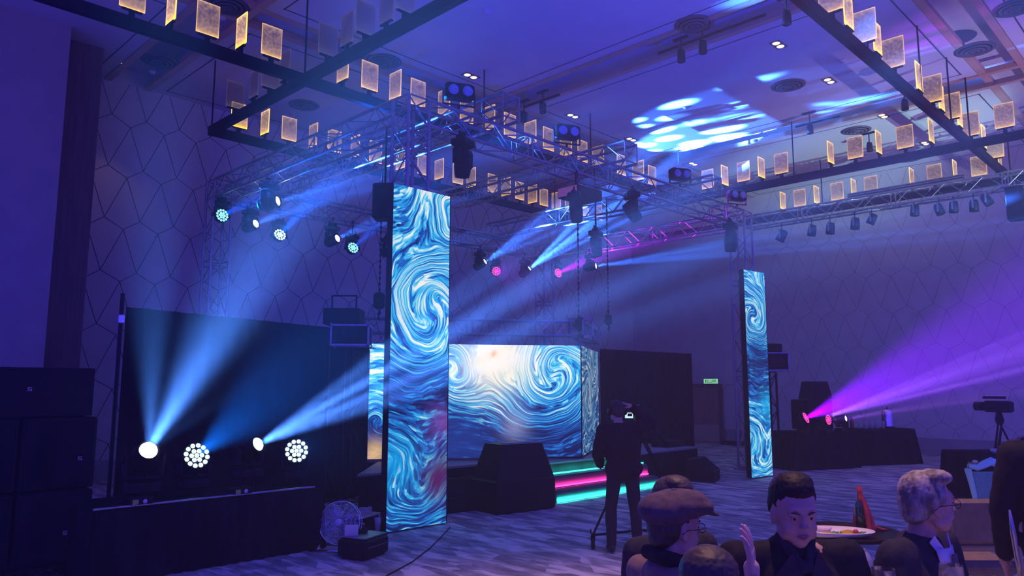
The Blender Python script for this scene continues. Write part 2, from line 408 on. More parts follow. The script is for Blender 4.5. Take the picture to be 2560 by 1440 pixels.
    L(col, em.inputs['Color']); em.inputs['Strength'].default_value = strength
    L(em.outputs[0], add.inputs[0]); L(gl.outputs[0], add.inputs[1]); L(add.outputs[0], out.inputs['Surface'])
    return m
def led_screen(a, b, z0, z1, name, label, m, cat='LED screen', grid=.5, thick=.09):
    """a: left foot as seen by the audience, b: right foot"""
    a = Vector((a[0], a[1], 0)); b = Vector((b[0], b[1], 0)); W = (b-a).length; H = z1-z0
    rz = math.atan2(b.y-a.y, b.x-a.x)
    r = empty(name, (a.x, a.y, z0), label, cat, None, rz)
    me = bpy.data.meshes.new('display'); me.from_pydata([(0, 0, 0), (W, 0, 0), (W, 0, H), (0, 0, H)], [], [(0, 1, 2, 3)])
    u = me.uv_layers.new(name='UVMap')
    for i, (x, y) in enumerate(((0, 0), (W, 0), (W, H), (0, H))): u.data[i].uv = (x, y)
    me.materials.append(m); o = bpy.data.objects.new('display', me); COL.objects.link(o); o.parent = r; o.location = (0, -.002, 0)
    nx, nz_ = max(1, round(W/grid)), max(1, round(H/grid))
    mb = MB()
    for i in range(nx):
        for j in range(nz_): mb.box(((i+.5)*W/nx, thick/2+.002, (j+.5)*H/nz_), (W/nx-.004, thick, H/nz_-.004))
    mb.build('cabinet', MATS['black_metal'], r)
    fr = MB()
    for x in (0, W): fr.box((x, thick/2, H/2), (.012, thick+.01, H+.01))
    fr.build('edge_frame', MATS['black_metal'], r)
    return r
led_screen((5.26, 7.18), (6.165, 7.18), .02, 4.09, 'led_column', 'tall swirl patterned LED column nearest the camera, left of centre',
    screen_mat('near_column_picture', [(.62, 2.55, .55, -.95), (1.15, 4.0, .5, .6), (.1, .6, .5, .35)], (.9, 4.07), strength=.95, seed=4, sub=[(0, .44), (.12, .45), (.22, .47), (.30, .40), (.37, .35), (.44, .38), (.50, .50), (.62, .56), (.75, .55), (.88, .53), (1, .56)],
        warm=[(.80, .55, .26, 1.0, (.09, .015, .10)), (.80, 1.2, .22, .8, (.20, .07, .40)), (.12, .75, .26, .75, (.0, .36, .82))]))
led_screen((12.99, 6.67), (13.70, 6.60), .03, 3.86, 'led_column', 'narrow swirl patterned LED column at the far right of the stage',
    screen_mat('far_column_picture', [(.26, 2.95, .42, 1.0), (.62, 3.45, .28, -.7), (.1, .5, .5, .4)], (.72, 3.83), strength=1.0, seed=9, sub=[(0, .54), (.2, .52), (.33, .50), (.44, .37), (.58, .38), (.66, .50), (.85, .53), (1, .52)],
        warm=[(.6, 1.3, .28, .7, (.0, .42, .82)), (.3, 2.1, .36, .55, (.01, .04, .16))]))
ledA, ledB, ledC = (6.74, 9.83), (9.53, 7.79), (11.55, 9.02)
WL = math.hypot(ledB[0]-ledA[0], ledB[1]-ledA[1])
led_screen(ledA, ledB, .56, 2.33, 'led_wall', 'wide swirl patterned LED wall standing on the stage', 
    screen_mat('wall_picture', [(1.35, 1.35, .34, .9), (3.05, 1.30, .62, -1.0), (.25, .55, .25, .9)], (WL, 1.77), strength=1.1, seed=2, bandsc=1.1, sub=[(0, .30), (.20, .32), (.34, .43), (.50, .52), (.8, .56), (1, .55)],
        warm=[(2.05, 1.55, .46, 1.25, (1., .90, .70)), (2.06, 1.62, .06, .9, (.95, .55, .25)), (1.5, .25, .55, .8, (.015, .04, .26)), (2.35, .55, .22, .45, (.42, .42, .62)), (.15, .08, .2, .8, (.85, .55, .25))]))
led_screen(ledB, ledC, .56, 2.33, 'led_wall', 'angled side wing of the LED wall, right of its corner',
    screen_mat('wing_picture', [(.85, .85, .35, .8), (1.9, 1.5, .45, -.6)], (2.36, 1.77), strength=.9, seed=12, sub=[(0, .44), (.5, .48), (1, .47)], cols=[(.30, (.01, .02, .10)), (.42, (.02, .07, .28)), (.50, (.05, .22, .45)), (.56, (.20, .45, .60)), (.62, (.62, .48, .36)), (.72, (.95, .90, .80))]))

# ---------------------------------------------------------------- lighting fixtures
def spot_light(parent, loc, aim, color, power, half_deg, gobo=None, blend=.35, radius=.035, seed=0.):
    ld = bpy.data.lights.new('lamp', 'SPOT'); ld.color = color; ld.energy = power; ld.spot_size = math.radians(2*half_deg)
    ld.spot_blend = blend; ld.shadow_soft_size = radius
    if gobo:
        ld.use_nodes = True; nt = ld.node_tree; em = [n for n in nt.nodes if n.type == 'EMISSION'][0]
        tc = nt.nodes.new('ShaderNodeTexCoord'); sp = nt.nodes.new('ShaderNodeSeparateXYZ'); nt.links.new(tc.outputs['Normal'], sp.inputs[0])
        def M_(op, a, b=None):
            n = nt.nodes.new('ShaderNodeMath'); n.operation = op
            for i, q in enumerate((a, b)):
                if q is None: continue
                if isinstance(q, (int, float)): n.inputs[i].default_value = q
                else: nt.links.new(q, n.inputs[i])
            return n.outputs[0]
        t = math.tan(math.radians(half_deg))
        x = M_('DIVIDE', M_('DIVIDE', sp.outputs[0], sp.outputs[2]), t); y = M_('DIVIDE', M_('DIVIDE', sp.outputs[1], sp.outputs[2]), t)
        cb = nt.nodes.new('ShaderNodeCombineXYZ'); nt.links.new(M_('ADD', x, seed*7.3), cb.inputs[0]); nt.links.new(y, cb.inputs[1])
        vo = nt.nodes.new('ShaderNodeTexVoronoi'); vo.voronoi_dimensions = '2D'; vo.inputs['Scale'].default_value = gobo; vo.inputs['Randomness'].default_value = .75; nt.links.new(cb.outputs[0], vo.inputs['Vector'])
        ss = nt.nodes.new('ShaderNodeMapRange'); ss.interpolation_type = 'SMOOTHSTEP'
        ss.inputs['From Min'].default_value = .08; ss.inputs['From Max'].default_value = .36; ss.inputs['To Min'].default_value = 4.0; ss.inputs['To Max'].default_value = .05
        nt.links.new(vo.outputs['Distance'], ss.inputs['Value']); nt.links.new(ss.outputs[0], em.inputs['Strength'])
    o = bpy.data.objects.new('lamp', ld); COL.objects.link(o)
    o.parent = parent; o.location = loc
    o.rotation_euler = Vector(aim).to_track_quat('-Z', 'Y').to_euler()
    return o
def emis(name, color, s):
    if name in MATS: return MATS[name]
    m = mat(name, (.02, .02, .02), .4, emit=color, es=s); m.cycles.emission_sampling = 'NONE'; return m
emis('lens_white', (.86, .95, 1.), 14.); emis('lens_cyan', (.22, .80, 1.), 2.6); emis('lens_magenta', (1., .05, .38), 2.0)
emis('lens_pale', (.50, .86, 1.), 2.6)
_cache = {}
def shared(key, fn, mats):
    if key not in _cache: _cache[key] = fn().mesh(key, mats)
    return _cache[key]
def put(name, me, parent, M=None, **k):
    o = bpy.data.objects.new(name, me); COL.objects.link(o); o.parent = parent
    if M is not None: o.matrix_local = M
    return tag(o, **k)
def m_base():
    m = MB(); m.box((0, 0, 0), (.30, .24, .11), bev=.02); m.box((0, 0, .075), (.20, .12, .04), bev=.008)
    for x in (-.09, .09): m.tube((x, 0, .09), (x, 0, .16), .018)
    m.box((0, -.121, 0), (.12, .004, .05), mi=1)
    return m
def m_yoke():
    m = MB()
    for s in (-1, 1):
        pts = [(s*.02, 0, .0), (s*.14, 0, -.02), (s*.165, 0, -.07), (s*.165, 0, -.22)]
        m.box((s*.16, 0, -.13), (.045, .13, .22), bev=.015); m.box((s*.08, 0, -.02), (.16, .12, .045), bev=.012)
        m.lathe([(.05, -.01), (.055, .0), (.05, .01)], M=Matrix.Translation((s*.187, 0, -.21)) @ Matrix.Rotation(PI/2, 4, 'Y'), n=16)
    return m
def m_head_beam():
    m = MB(); m.lathe([(.0, .19), (.085, .185), (.112, .15), (.122, .05), (.122, -.06), (.112, -.14), (.10, -.20), (.092, -.205), (.088, -.17)], n=24)
    for k in range(6): m.box((0, 0, .10-.0*k), (.01, .01, .01))
    for k in range(5): m.lathe([(.1225, .10-.03*k), (.1265, .093-.03*k), (.1225, .086-.03*k)], n=24)
    return m
def m_head_wash():
    m = MB(); m.lathe([(.0, .12), (.09, .115), (.135, .07), (.155, .0), (.158, -.06), (.150, -.085), (.146, -.065), (.0, -.062)], n=28)
    return m
def m_lens(): return MB().lathe([(.0, -.178), (.05, -.182), (.083, -.172)], n=24)
def m_led(): return MB().lathe([(.0, -.082), (.011, -.079), (.017, -.068)], n=12)
def moving_head(P, aim, label, kind='beam', hang=1, s=1., lens=None, light=None, group=None, clamp=None, leds=True, ztop=None, name='moving_head_light'):
    """P: pivot of the head; aim: world direction of the light; light: dict for spot_light"""
    P = Vector(P); aim = Vector(aim).normalized()
    yaw = math.atan2(aim.y, aim.x)-PI/2 if abs(aim.z) < .98 else .3
    r = empty(name, P, label, 'stage light', group)
    Rz = Matrix.Rotation(yaw, 4, 'Z'); flip = Matrix.Identity(4) if hang > 0 else Matrix.Rotation(PI, 4, 'X')
    B = Rz @ flip @ Matrix.Translation((0, 0, .21*s+.08*s)) @ Matrix.Scale(s, 4)
    put('base', shared('mh_base', m_base, [MATS['black_metal'], MATS['dark_plastic']]), r, B)
    put('yoke', shared('mh_yoke', m_yoke, [MATS['dark_plastic']]), r, Rz @ flip @ Matrix.Translation((0, 0, .21*s)) @ Matrix.Scale(s, 4))
    H = aim.to_track_quat('-Z', 'Y').to_matrix().to_4x4() @ Matrix.Scale(s, 4)
    hd = put('head', shared('mh_head_'+kind, m_head_beam if kind == 'beam' else m_head_wash, [MATS['dark_plastic']]), r, H)
    if clamp:
        c = MB(); L = max(.04, (ztop if ztop else ZB)-P.z-.38*s)
        c.box((0, 0, .385*s), (.22*s, .05, .02), M=Rz)
        c.tube((0, 0, .38*s), (0, 0, .38*s+L), .014, n=8); c.box((0, 0, .38*s+L), (.06, .06, .06), bev=.01)
        c.build('clamp', MATS['black_metal'], r)
    if kind == 'beam':
        put('lens', shared('mh_lens_'+(lens or 'dark'), m_lens, [MATS[lens] if lens else MATS['glass_lens']]), hd)
    else:
        me = shared('mh_led_'+(lens or 'dark'), m_led, [MATS[lens] if lens else MATS['glass_lens']])
        pts = [(0, 0)]+[(.048*math.cos(PI/3*k), .048*math.sin(PI/3*k)) for k in range(6)]+[(.100*math.cos(PI/6*k+.2), .100*math.sin(PI/6*k+.2)) for k in range(12)]
        for (x, y) in pts: put('led_lens', me, hd, Matrix.Translation((x*1.18, y*1.18, 0)) @ Matrix.Scale(1.55, 4, (1, 0, 0)) @ Matrix.Scale(1.55, 4, (0, 1, 0)))
    if light:
        k = dict(light); lo = aim*(.215*s if kind == 'beam' else .10*s)
        spot_light(r, lo, aim, k.pop('color'), k.pop('power'), k.pop('half'), **k)
    return r
WB = (.035, .17, 1.); BL = (.0, .10, 1.); MG = (.42, .0, 1.)
def toward(P, px, py, dd):
    t = (Vector(P)-CAM).dot(_F)+dd; return dep(px, py, t)-Vector(P)
# row under the back truss
YB = Y1-TW/2
def back(px, py): return ony(px, py, Y1-TW)
GB = 'lights hung in a row under the back truss'
P = back(552, 540); moving_head(P, toward(P, 690, 475, -1.2), 'leftmost cyan LED wash light under the rig, beside the left tower', 'wash', lens='lens_cyan', clamp=.12, group=GB, s=.80, light=dict(color=BL, power=7000, half=8, blend=.8))
P = back(625, 565); moving_head(P, toward(P, 960, 430, -1.5), 'beam light between the two leftmost cyan wash lights', 'beam', lens='lens_white', clamp=.20, group=GB, s=.85, light=dict(color=WB, power=17000, half=9, gobo=1.7, seed=1))
P = back(697, 590); moving_head(P, toward(P, 800, 480, -1.2), 'white blazing LED wash light, second wash from the left under the rig', 'wash', lens='lens_pale', clamp=.12, group=GB, s=.80, light=dict(color=BL, power=13000, half=9, blend=.8))
P = back(830, 602); moving_head(P, toward(P, 1060, 500, -1.2), 'beam light third of those under the back truss left of the near column', 'beam', lens='lens_white', clamp=.20, group=GB, s=.85, light=dict(color=WB, power=16000, half=8, gobo=1.7, seed=2))
P = back(880, 622); moving_head(P, toward(P, 960, 550, -1), 'smallest cyan LED wash light, just left of the near column', 'wash', lens='lens_cyan', clamp=.12, group=GB, s=.80, light=dict(color=BL, power=7000, half=8, blend=.8))
P = back(970, 630); moving_head(P, toward(P, 1400, 560, -2), 'beam light peeking out at the left edge of the near column', 'beam', lens='lens_white', clamp=.20, group=GB, s=.85, light=dict(color=WB, power=12000, half=7, gobo=1.7, seed=3))
P = back(1200, 662); moving_head(P, toward(P, 1480, 490, -1.2), 'beam light first to the right of the near column, fanning pale blue rays', 'beam', lens='lens_white', clamp=.20, group=GB, s=.85, light=dict(color=WB, power=50000, half=11.5, gobo=1.7, seed=4))
P = back(1240, 678); moving_head(P, Vector((-.55, -.8, -.15)), 'dim magenta LED wash light seen nearly edge on', 'wash', lens='lens_magenta', clamp=.12, group=GB, s=.75, light=dict(color=MG, power=900, half=12, blend=.8))
P = back(1312, 680); moving_head(P, toward(P, 1590, 470, -1.2), 'beam light with the widest fan of pale rays, over the LED wall', 'beam', lens='lens_white', clamp=.20, group=GB, s=.85, light=dict(color=WB, power=170000, half=12.5, gobo=1.7, seed=5))
P = back(1392, 684); moving_head(P, toward(P, 1560, 610, -2), 'magenta LED wash light facing the camera over the LED wall', 'wash', lens='lens_magenta', clamp=.12, group=GB, s=.85, light=dict(color=MG, power=26000, half=9, blend=.8))
P = onx(1475, 667, X1-TW); moving_head(P, toward(P, 2200, 572, -3), 'rightmost lit beam light, thin ray shooting right over the stage', 'beam', lens='lens_white', clamp=.20, group=GB, s=.85, light=dict(color=WB, power=130000, half=4.5, gobo=1.7, seed=6))
# big head under the left side truss
P = onx(672, 508, X0+TW)
moving_head(P, toward(P, 985, 432, -.6), 'large black moving head hung from the left side truss, lit lens on its right', 'beam', ztop=ZB, s=.95, lens='lens_white', clamp=.10, light=dict(color=WB, power=24000, half=8, gobo=1.7, seed=7))
# dark heads under the front truss
GF = 'unlit moving heads under the front truss'
for px, py, aim, s_, lb in ((1157, 385, (.05, .1, -1), .95, 'black unlit moving head hung from the front truss, nearest the camera'), (1580, 520, (.45, -.35, -.85), .95, 'black unlit moving head tilted right under the front truss'),
                            (1440, 525, (.05, -.05, -1), .85, 'black unlit moving head under a boxy power unit on the front truss'), (1826, 580, (.1, .1, -1), 1.05, 'black unlit moving head under the front truss beside the far tower')):
    P = ony(px, py, Y0); P.z = ZB-.40*s_
    if 'boxy' in lb: P.z -= .30
    moving_head(P, aim, lb, 'beam', s=s_, clamp=.05 if 'boxy' not in lb else .06, group=None)
P = onx(1490, 618, 9.85); moving_head(P, (.1, -.1, -1), 'smaller dark moving head hanging low behind the front truss', 'beam', s=.8, clamp=.10, ztop=ZT+.03)
bx = ony(1450, 487, Y0+TW/2-.05)
o = MB().box((0, 0, 0), (.62, .42, .17), bev=.012).build('power_unit', MATS['black_metal'], label='flat boxy power unit above the second moving head of the front truss', cat='power unit'); o.location = bx
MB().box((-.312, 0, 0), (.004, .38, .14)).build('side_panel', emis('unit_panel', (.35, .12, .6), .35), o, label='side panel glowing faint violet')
# blinders standing on the front truss
def blinder(P, label, rz, s=1.):
    r = empty('blinder_light', P, label, 'stage light', 'twin blinder lights standing on the front truss', rz)
    MB().box((0, 0, .2*s), (.50*s, .22*s, .27*s), bev=.03).build('housing', MATS['dark_plastic'], r)
    for x in (-.12, .12):
        MB().lathe([(.0, -.0), (.075*s, .01), (.088*s, .0), (.095*s, -.02)], M=Matrix.Translation((x*s, -.118*s, .2*s)) @ Matrix.Rotation(PI/2, 4, 'X'), n=20).build('lamp_lens', mat('blinder_lens', (.35, .4, .55), .2, .2) if 'blinder_lens' not in MATS else MATS['blinder_lens'], r)
    y = MB()
    for x in (-.27, .27): y.box((x*s, 0, .1*s), (.012, .04, .24*s))
    y.box((0, 0, -.02*s), (.56*s, .04, .012)); y.tube((0, 0, -.02*s), (0, 0, -.10), .02)
    y.build('yoke', MATS['black_metal'], r)
for px, py, lb in ((1147, 262, 'twin blinder light on the front truss above the nearest moving head'), (1417, 362, 'second twin blinder light along the front truss'), (1700, 452, 'third twin blinder light along the front truss, hazy'), (1842, 505, 'twin blinder light on the front truss just left of the far tower')):
    P = ony(px, py, Y0+.05); P.z = ZT+.12; blinder(P, lb, -.45, .82)
# floor row on the black platform
ZP = .64
def on_platform(px, py, y): return ony(px, py, y)
GP = 'lights standing in a row on the black platform'
P = on_platform(360, 1143, 7.45); moving_head(P, toward(P, 515, 900, -1.25), 'leftmost beam light on the black platform, glaring yellow white', 'beam', hang=-1, s=.95, lens='lens_white', group=None, light=dict(color=(.07, .25, 1.), power=9000, half=17, gobo=1.0, seed=8, blend=.9))
P = on_platform(487, 1143, 7.5); moving_head(P, toward(P, 620, 1030, -.9), 'large LED wash light on the black platform, second from the left', 'wash', hang=-1, s=.86, lens='lens_pale', light=dict(color=(.0, .16, 1.), power=4500, half=12, blend=.9))
P = on_platform(622, 1122, 7.55); moving_head(P, toward(P, 1000, 930, -1.0), 'beam light on the black platform throwing thin blue rays to the right', 'beam', hang=-1, s=.85, lens='lens_pale', light=dict(color=(.07, .24, 1.), power=50000, half=9, gobo=1.7, seed=9))
P = on_platform(740, 1128, 7.6); moving_head(P, toward(P, 800, 1090, -1.6), 'narrow looking LED wash light on the black platform, last of the row', 'wash', hang=-1, s=.86, lens='lens_pale', light=dict(color=(.0, .2, 1.), power=250, half=13, blend=.9))
# far right group on the draped table
TZ = .765
P = dep(2009, 1063, 15.0); P.z = TZ+.345*.78; moving_head(P, toward(P, 2600, 790, -2.5), 'magenta LED wash light at the left end of the far draped table', 'wash', hang=-1, s=.80, lens='lens_magenta', light=dict(color=(.22, .0, 1.), power=50000, half=18, blend=.9))
P = dep(2050, 1056, 15.5); P.z = TZ+.345*.72; moving_head(P, toward(P, 2600, 868, -2.5), 'beam light on the far draped table between two magenta wash lights', 'beam', hang=-1, s=.72, lens='lens_white', light=dict(color=(.34, .10, 1.), power=70000, half=6.5, gobo=1.7, seed=10))
P = dep(2066, 1062, 15.05); P.z = TZ+.345*.72; moving_head(P, toward(P, 2600, 1000, -3), 'magenta LED wash light seen edge on, on the far draped table', 'wash', hang=-1, s=.72, lens='lens_magenta', light=dict(color=(.22, .0, 1.), power=2000, half=10, blend=.9))
P = dep(2100, 1056, 15.4); P.z = TZ+.345*.70; moving_head(P, toward(P, 2600, 962, -2.5), 'rightmost small beam light on the far draped table', 'beam', hang=-1, s=.70, lens='lens_white', light=dict(color=(.42, .10, 1.), power=30000, half=3.5, gobo=1.6, seed=11))

# added wash heads, invented and out of view, to colour the ceiling
moving_head((6.2, -.8, .46), Vector((9.2, 7.0, 7.2))-Vector((6.2, -.8, .46)), 'added unseen blue wash light on the carpet, tinting the ceiling over the rig', 'wash', hang=-1, lens='lens_cyan', light=dict(color=(.0, .015, 1.), power=2600, half=30, blend=1.))
moving_head((12.5, -3.4, .46), Vector((16.4, 4.0, 7.2))-Vector((12.5, -3.4, .46)), 'added unseen lilac wash light on the carpet, brightening the right part of the ceiling', 'wash', hang=-1, lens='lens_pale', light=dict(color=(.60, .42, .85), power=2100, half=25, blend=1.))

# added downlight, out of view overhead, to warm the faces and dining table
r_ = empty('downlight', (4.0, 1.9, ZC), 'added unseen warm downlight over the nearest dining table', 'ceiling light')
MB().lathe([(.0, -.012), (.06, -.012), (.08, -.004)], n=16).build('lamp', MATS['downlight_lens'] if 'downlight_lens' in MATS else emis('downlight_lens', (1., .62, .36), 2.6), r_)
spot_light(r_, (0, 0, -.03), (-.06, .0, -1), (1, .50, .32), 1700, 33, blend=1.)

moving_head((13.2, -3.9, .40), Vector((17.3, 4.2, 5.9))-Vector((13.2, -3.9, .40)), 'added unseen pale cyan beam light on the carpet, brightening the front of house truss', 'beam', hang=-1, lens='lens_pale', light=dict(color=(.42, .80, .80), power=5200, half=13, blend=.8))  # extra head added out of view to brighten the front of house truss

# ---------------------------------------------------------------- chandelier grid
ZF = 5.98
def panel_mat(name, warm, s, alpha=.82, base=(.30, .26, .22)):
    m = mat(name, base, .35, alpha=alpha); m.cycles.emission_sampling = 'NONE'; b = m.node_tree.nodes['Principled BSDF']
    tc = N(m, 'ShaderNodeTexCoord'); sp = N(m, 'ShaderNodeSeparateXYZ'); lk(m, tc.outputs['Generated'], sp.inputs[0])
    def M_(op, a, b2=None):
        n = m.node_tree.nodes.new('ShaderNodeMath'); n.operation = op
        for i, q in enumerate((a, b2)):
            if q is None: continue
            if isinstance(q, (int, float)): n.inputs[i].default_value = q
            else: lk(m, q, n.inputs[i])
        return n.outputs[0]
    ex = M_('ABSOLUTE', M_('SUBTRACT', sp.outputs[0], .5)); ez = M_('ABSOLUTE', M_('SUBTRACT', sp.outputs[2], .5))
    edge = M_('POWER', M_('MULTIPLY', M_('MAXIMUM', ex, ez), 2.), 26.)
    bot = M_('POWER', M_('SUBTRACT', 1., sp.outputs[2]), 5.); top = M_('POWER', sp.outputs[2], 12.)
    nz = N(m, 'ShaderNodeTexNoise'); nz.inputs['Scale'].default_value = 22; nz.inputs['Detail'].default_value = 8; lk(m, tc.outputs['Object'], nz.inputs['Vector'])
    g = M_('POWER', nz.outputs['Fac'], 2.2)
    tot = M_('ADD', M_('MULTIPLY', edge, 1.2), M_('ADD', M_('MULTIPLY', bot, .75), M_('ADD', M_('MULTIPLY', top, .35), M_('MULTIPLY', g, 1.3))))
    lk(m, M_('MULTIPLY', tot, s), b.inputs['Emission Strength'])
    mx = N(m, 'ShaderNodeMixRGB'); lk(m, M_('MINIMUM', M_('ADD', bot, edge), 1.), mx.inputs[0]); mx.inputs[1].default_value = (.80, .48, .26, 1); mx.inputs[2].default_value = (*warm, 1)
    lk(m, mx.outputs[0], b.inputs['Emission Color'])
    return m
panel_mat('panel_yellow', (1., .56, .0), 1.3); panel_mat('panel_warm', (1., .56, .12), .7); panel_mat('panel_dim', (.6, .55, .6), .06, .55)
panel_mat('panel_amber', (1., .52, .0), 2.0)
CH = empty('chandelier', (5.28, 9.41, ZF), 'huge rectangular grid of black beams hung below the ceiling, set with glowing square glass panels', 'chandelier')
def cbeam(a, b):
    a = Vector((a[0]-5.28, a[1]-9.41, 0)); b = Vector((b[0]-5.28, b[1]-9.41, 0))
    c = (a+b)/2; d = b-a; MB().box((c.x, c.y, .08), (abs(d.x)+.09, abs(d.y)+.09, .155)).build('beam', MATS['black_paint'], CH)
YA1, YA2, YA3, XB1, XB2, XB3 = 9.41, 12.51, 3.30, 5.28, 15.29, 18.5
for a, b in (((.9, YA1), (XB2, YA1)), ((XB1, YA2), (XB3, YA2)), ((7.2, YA3), (19.6, YA3)), ((XB1, 4.7), (XB1, YA2)), ((XB2, 1.2), (XB2, YA1)), ((XB3, 1.6), (XB3, YA2))): cbeam(a, b)
pm_mesh = {}
def glass_panel(x, y, rot, m):
    if 'b' not in pm_mesh:
        pm_mesh['b'] = MB().box((0, 0, -.02), (.24, .035, .02)).box((0, 0, -.065), (.06, .045, .10)).mesh('bracket', MATS['black_paint'])
    if m not in pm_mesh: pm_mesh[m] = MB().box((0, 0, .22), (.30, .014, .44)).mesh('glass_panel', MATS[m])
    o = put('glass_panel', pm_mesh[m], CH, Matrix.Translation((x-5.28, y-9.41, .27)) @ Matrix.Rotation(rot, 4, 'Z'))
    put('bracket', pm_mesh['b'], o)
s_ = .9066
def row(fixed, along, vals, first, mats):
    for i, v in enumerate(vals):
        rot = PI/2 if (i+first) % 2 else 0.
        m = mats(i, v*s_) if callable(mats) else mats
        if along == 'x': glass_panel(v*s_, fixed, rot, m)
        else: glass_panel(fixed, v*s_, rot, m)
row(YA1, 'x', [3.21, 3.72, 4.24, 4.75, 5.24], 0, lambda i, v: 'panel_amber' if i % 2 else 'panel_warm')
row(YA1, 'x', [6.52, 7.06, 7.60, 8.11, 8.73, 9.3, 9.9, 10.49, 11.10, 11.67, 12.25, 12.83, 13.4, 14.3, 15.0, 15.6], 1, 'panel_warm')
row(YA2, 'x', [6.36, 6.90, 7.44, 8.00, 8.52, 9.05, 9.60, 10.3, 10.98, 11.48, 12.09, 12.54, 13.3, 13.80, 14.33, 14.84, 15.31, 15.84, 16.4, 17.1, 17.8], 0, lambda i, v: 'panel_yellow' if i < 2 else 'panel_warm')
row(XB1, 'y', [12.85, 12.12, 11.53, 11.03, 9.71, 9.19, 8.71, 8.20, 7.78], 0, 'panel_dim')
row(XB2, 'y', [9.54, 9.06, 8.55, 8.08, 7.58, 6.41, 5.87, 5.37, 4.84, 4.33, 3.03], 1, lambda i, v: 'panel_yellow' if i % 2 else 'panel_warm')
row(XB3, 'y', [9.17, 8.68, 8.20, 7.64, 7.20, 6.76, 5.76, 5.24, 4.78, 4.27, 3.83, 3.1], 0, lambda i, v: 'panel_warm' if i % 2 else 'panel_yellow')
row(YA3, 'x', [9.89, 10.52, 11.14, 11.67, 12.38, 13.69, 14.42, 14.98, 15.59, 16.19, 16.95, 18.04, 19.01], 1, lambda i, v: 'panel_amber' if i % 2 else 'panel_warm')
for x, y in ((XB1, YA2), (XB1, YA1), (8.85, YA1), (11.9, YA1), (XB2, YA1), (XB2, 6.6), (XB2, YA3), (XB3, YA3), (XB3, 7.3), (12.5, YA3), (14.1, YA3), (XB1, 6.3), (9.5, YA2), (14.3, YA2)):
    MB().tube((x-5.28, y-9.41, .15), (x-5.28, y-9.41, ZC-ZF), .014, n=8).build('hanging_rod', MATS['black_paint'], CH)

# ---------------------------------------------------------------- fittings in the ceiling
def on_ceiling(mb, name, mats, x, y, label, cat, group=None):
    o = mb.build(name, mats, label=label, cat=cat, group=group); o.location = (x, y, ZC); return o
emis('downlight_lens', (1., .62, .36), 2.6)
def twin_down(x, y, label, group):
    r = empty('downlight', (x, y, ZC), label, 'ceiling light', group)
    MB().box((0, 0, -.004), (.34, .18, .008)).build('plate', MATS['black_paint'] if False else MATS['recess'], r)
    for d in (-.08, .08):
        MB().lathe([(.0, -.014), (.05, -.016), (.062, -.008)], c=(d, 0, 0), n=16).build('lamp', MATS['downlight_lens'], r)
for i, (x, y) in enumerate(((8.85, 9.78), (11.74, 9.75), (13.84, 9.75), (16.52, 9.74))):
    twin_down(x, y, 'twin downlight of the row above the rig, %s' % ('leftmost, near the centre rod', 'second from the left', 'third from the left', 'hazy fourth one')[i], None)
for i, (x, y) in enumerate(((11.59, 5.16), (13.68, 5.15), (16.31, 5.07), (18.87, 4.99))):
    twin_down(x, y, 'twin downlight in the right part of the ceiling, %s' % ('beside the light patterns', 'below the plain vent', 'above the far beam of panels', 'lowest, close to the yellow panels')[i], None)
o = on_ceiling(MB().lathe([(.0, -.012), (.05, -.012), (.065, -.004)], n=16), 'downlight', MATS['downlight_lens'], 4.22, 13.8, 'single lit downlight beside the round vent near the left wall', 'ceiling light')
spot_light(o, (0, 0, -.03), (0, 0, -1), (1, .7, .4), 12, 35)
def vent():
    m = MB()
    for r0, z in ((.30, -.012), (.23, -.03), (.16, -.045), (.09, -.05)):
        m.lathe([(r0, z), (r0-.045, z-.014), (r0-.06, z+.002), (r0-.01, z+.006)], n=32)
    m.lathe([(.31, .0), (.31, -.012), (.27, -.01)], n=32)
    return m
mat('vent_grey', (.13, .12, .13), .6)
for i, (x, y, lb) in enumerate(((4.59, 13.2, 'round air vent above the left wall beside the single downlight'), (4.56, 10.48, 'round air vent at the top left, above the row of panels'), (7.36, 10.4, 'round air vent behind the panels above the near tower'), (7.45, 13.26, 'round air vent above the left side truss'),
        (9.98, 5.79, 'round air vent at the top, amid the light patterns'), (13.35, 5.79, 'plain round air vent in the middle of the right ceiling'), (16.83, 5.81, 'round air vent above the far row of glowing panels'), (14.08, 3.21-.35, 'round air vent in the recess at the upper right'), (20.3-.4, 5.66, 'round air vent lowest on the right, above the front of house truss'), (12.9, 2.05, 'round air vent cut by the right edge of the photo'))):
    v = on_ceiling(vent(), 'air_vent', MATS['vent_grey'], x, y, lb, 'vent')
mat('detector_white', (.75, .75, .78), .4)
for i, (px, py, lb) in enumerate(((555, 43, 'small white ceiling sensor beside the top left vent'), (381, 178, 'small white ceiling sensor between the single downlight and the left wall'), (1217, 27, 'small white ceiling sensor at the top centre in deep blue light'), (1715, 268, 'small white ceiling sensor below the fan of light patterns'), (2106, 150, 'small white ceiling sensor left of the yellow panels'), (730, 281, 'small white ceiling sensor above the left side truss'), (1888, 350, 'small white ceiling sensor above the far panels'))):
    q = onz(px, py, ZC); on_ceiling(MB().lathe([(.0, -.05), (.035, -.048), (.06, -.02), (.065, 0)], n=16), 'ceiling_sensor', MATS['detector_white'], q.x, q.y, lb, 'ceiling sensor')
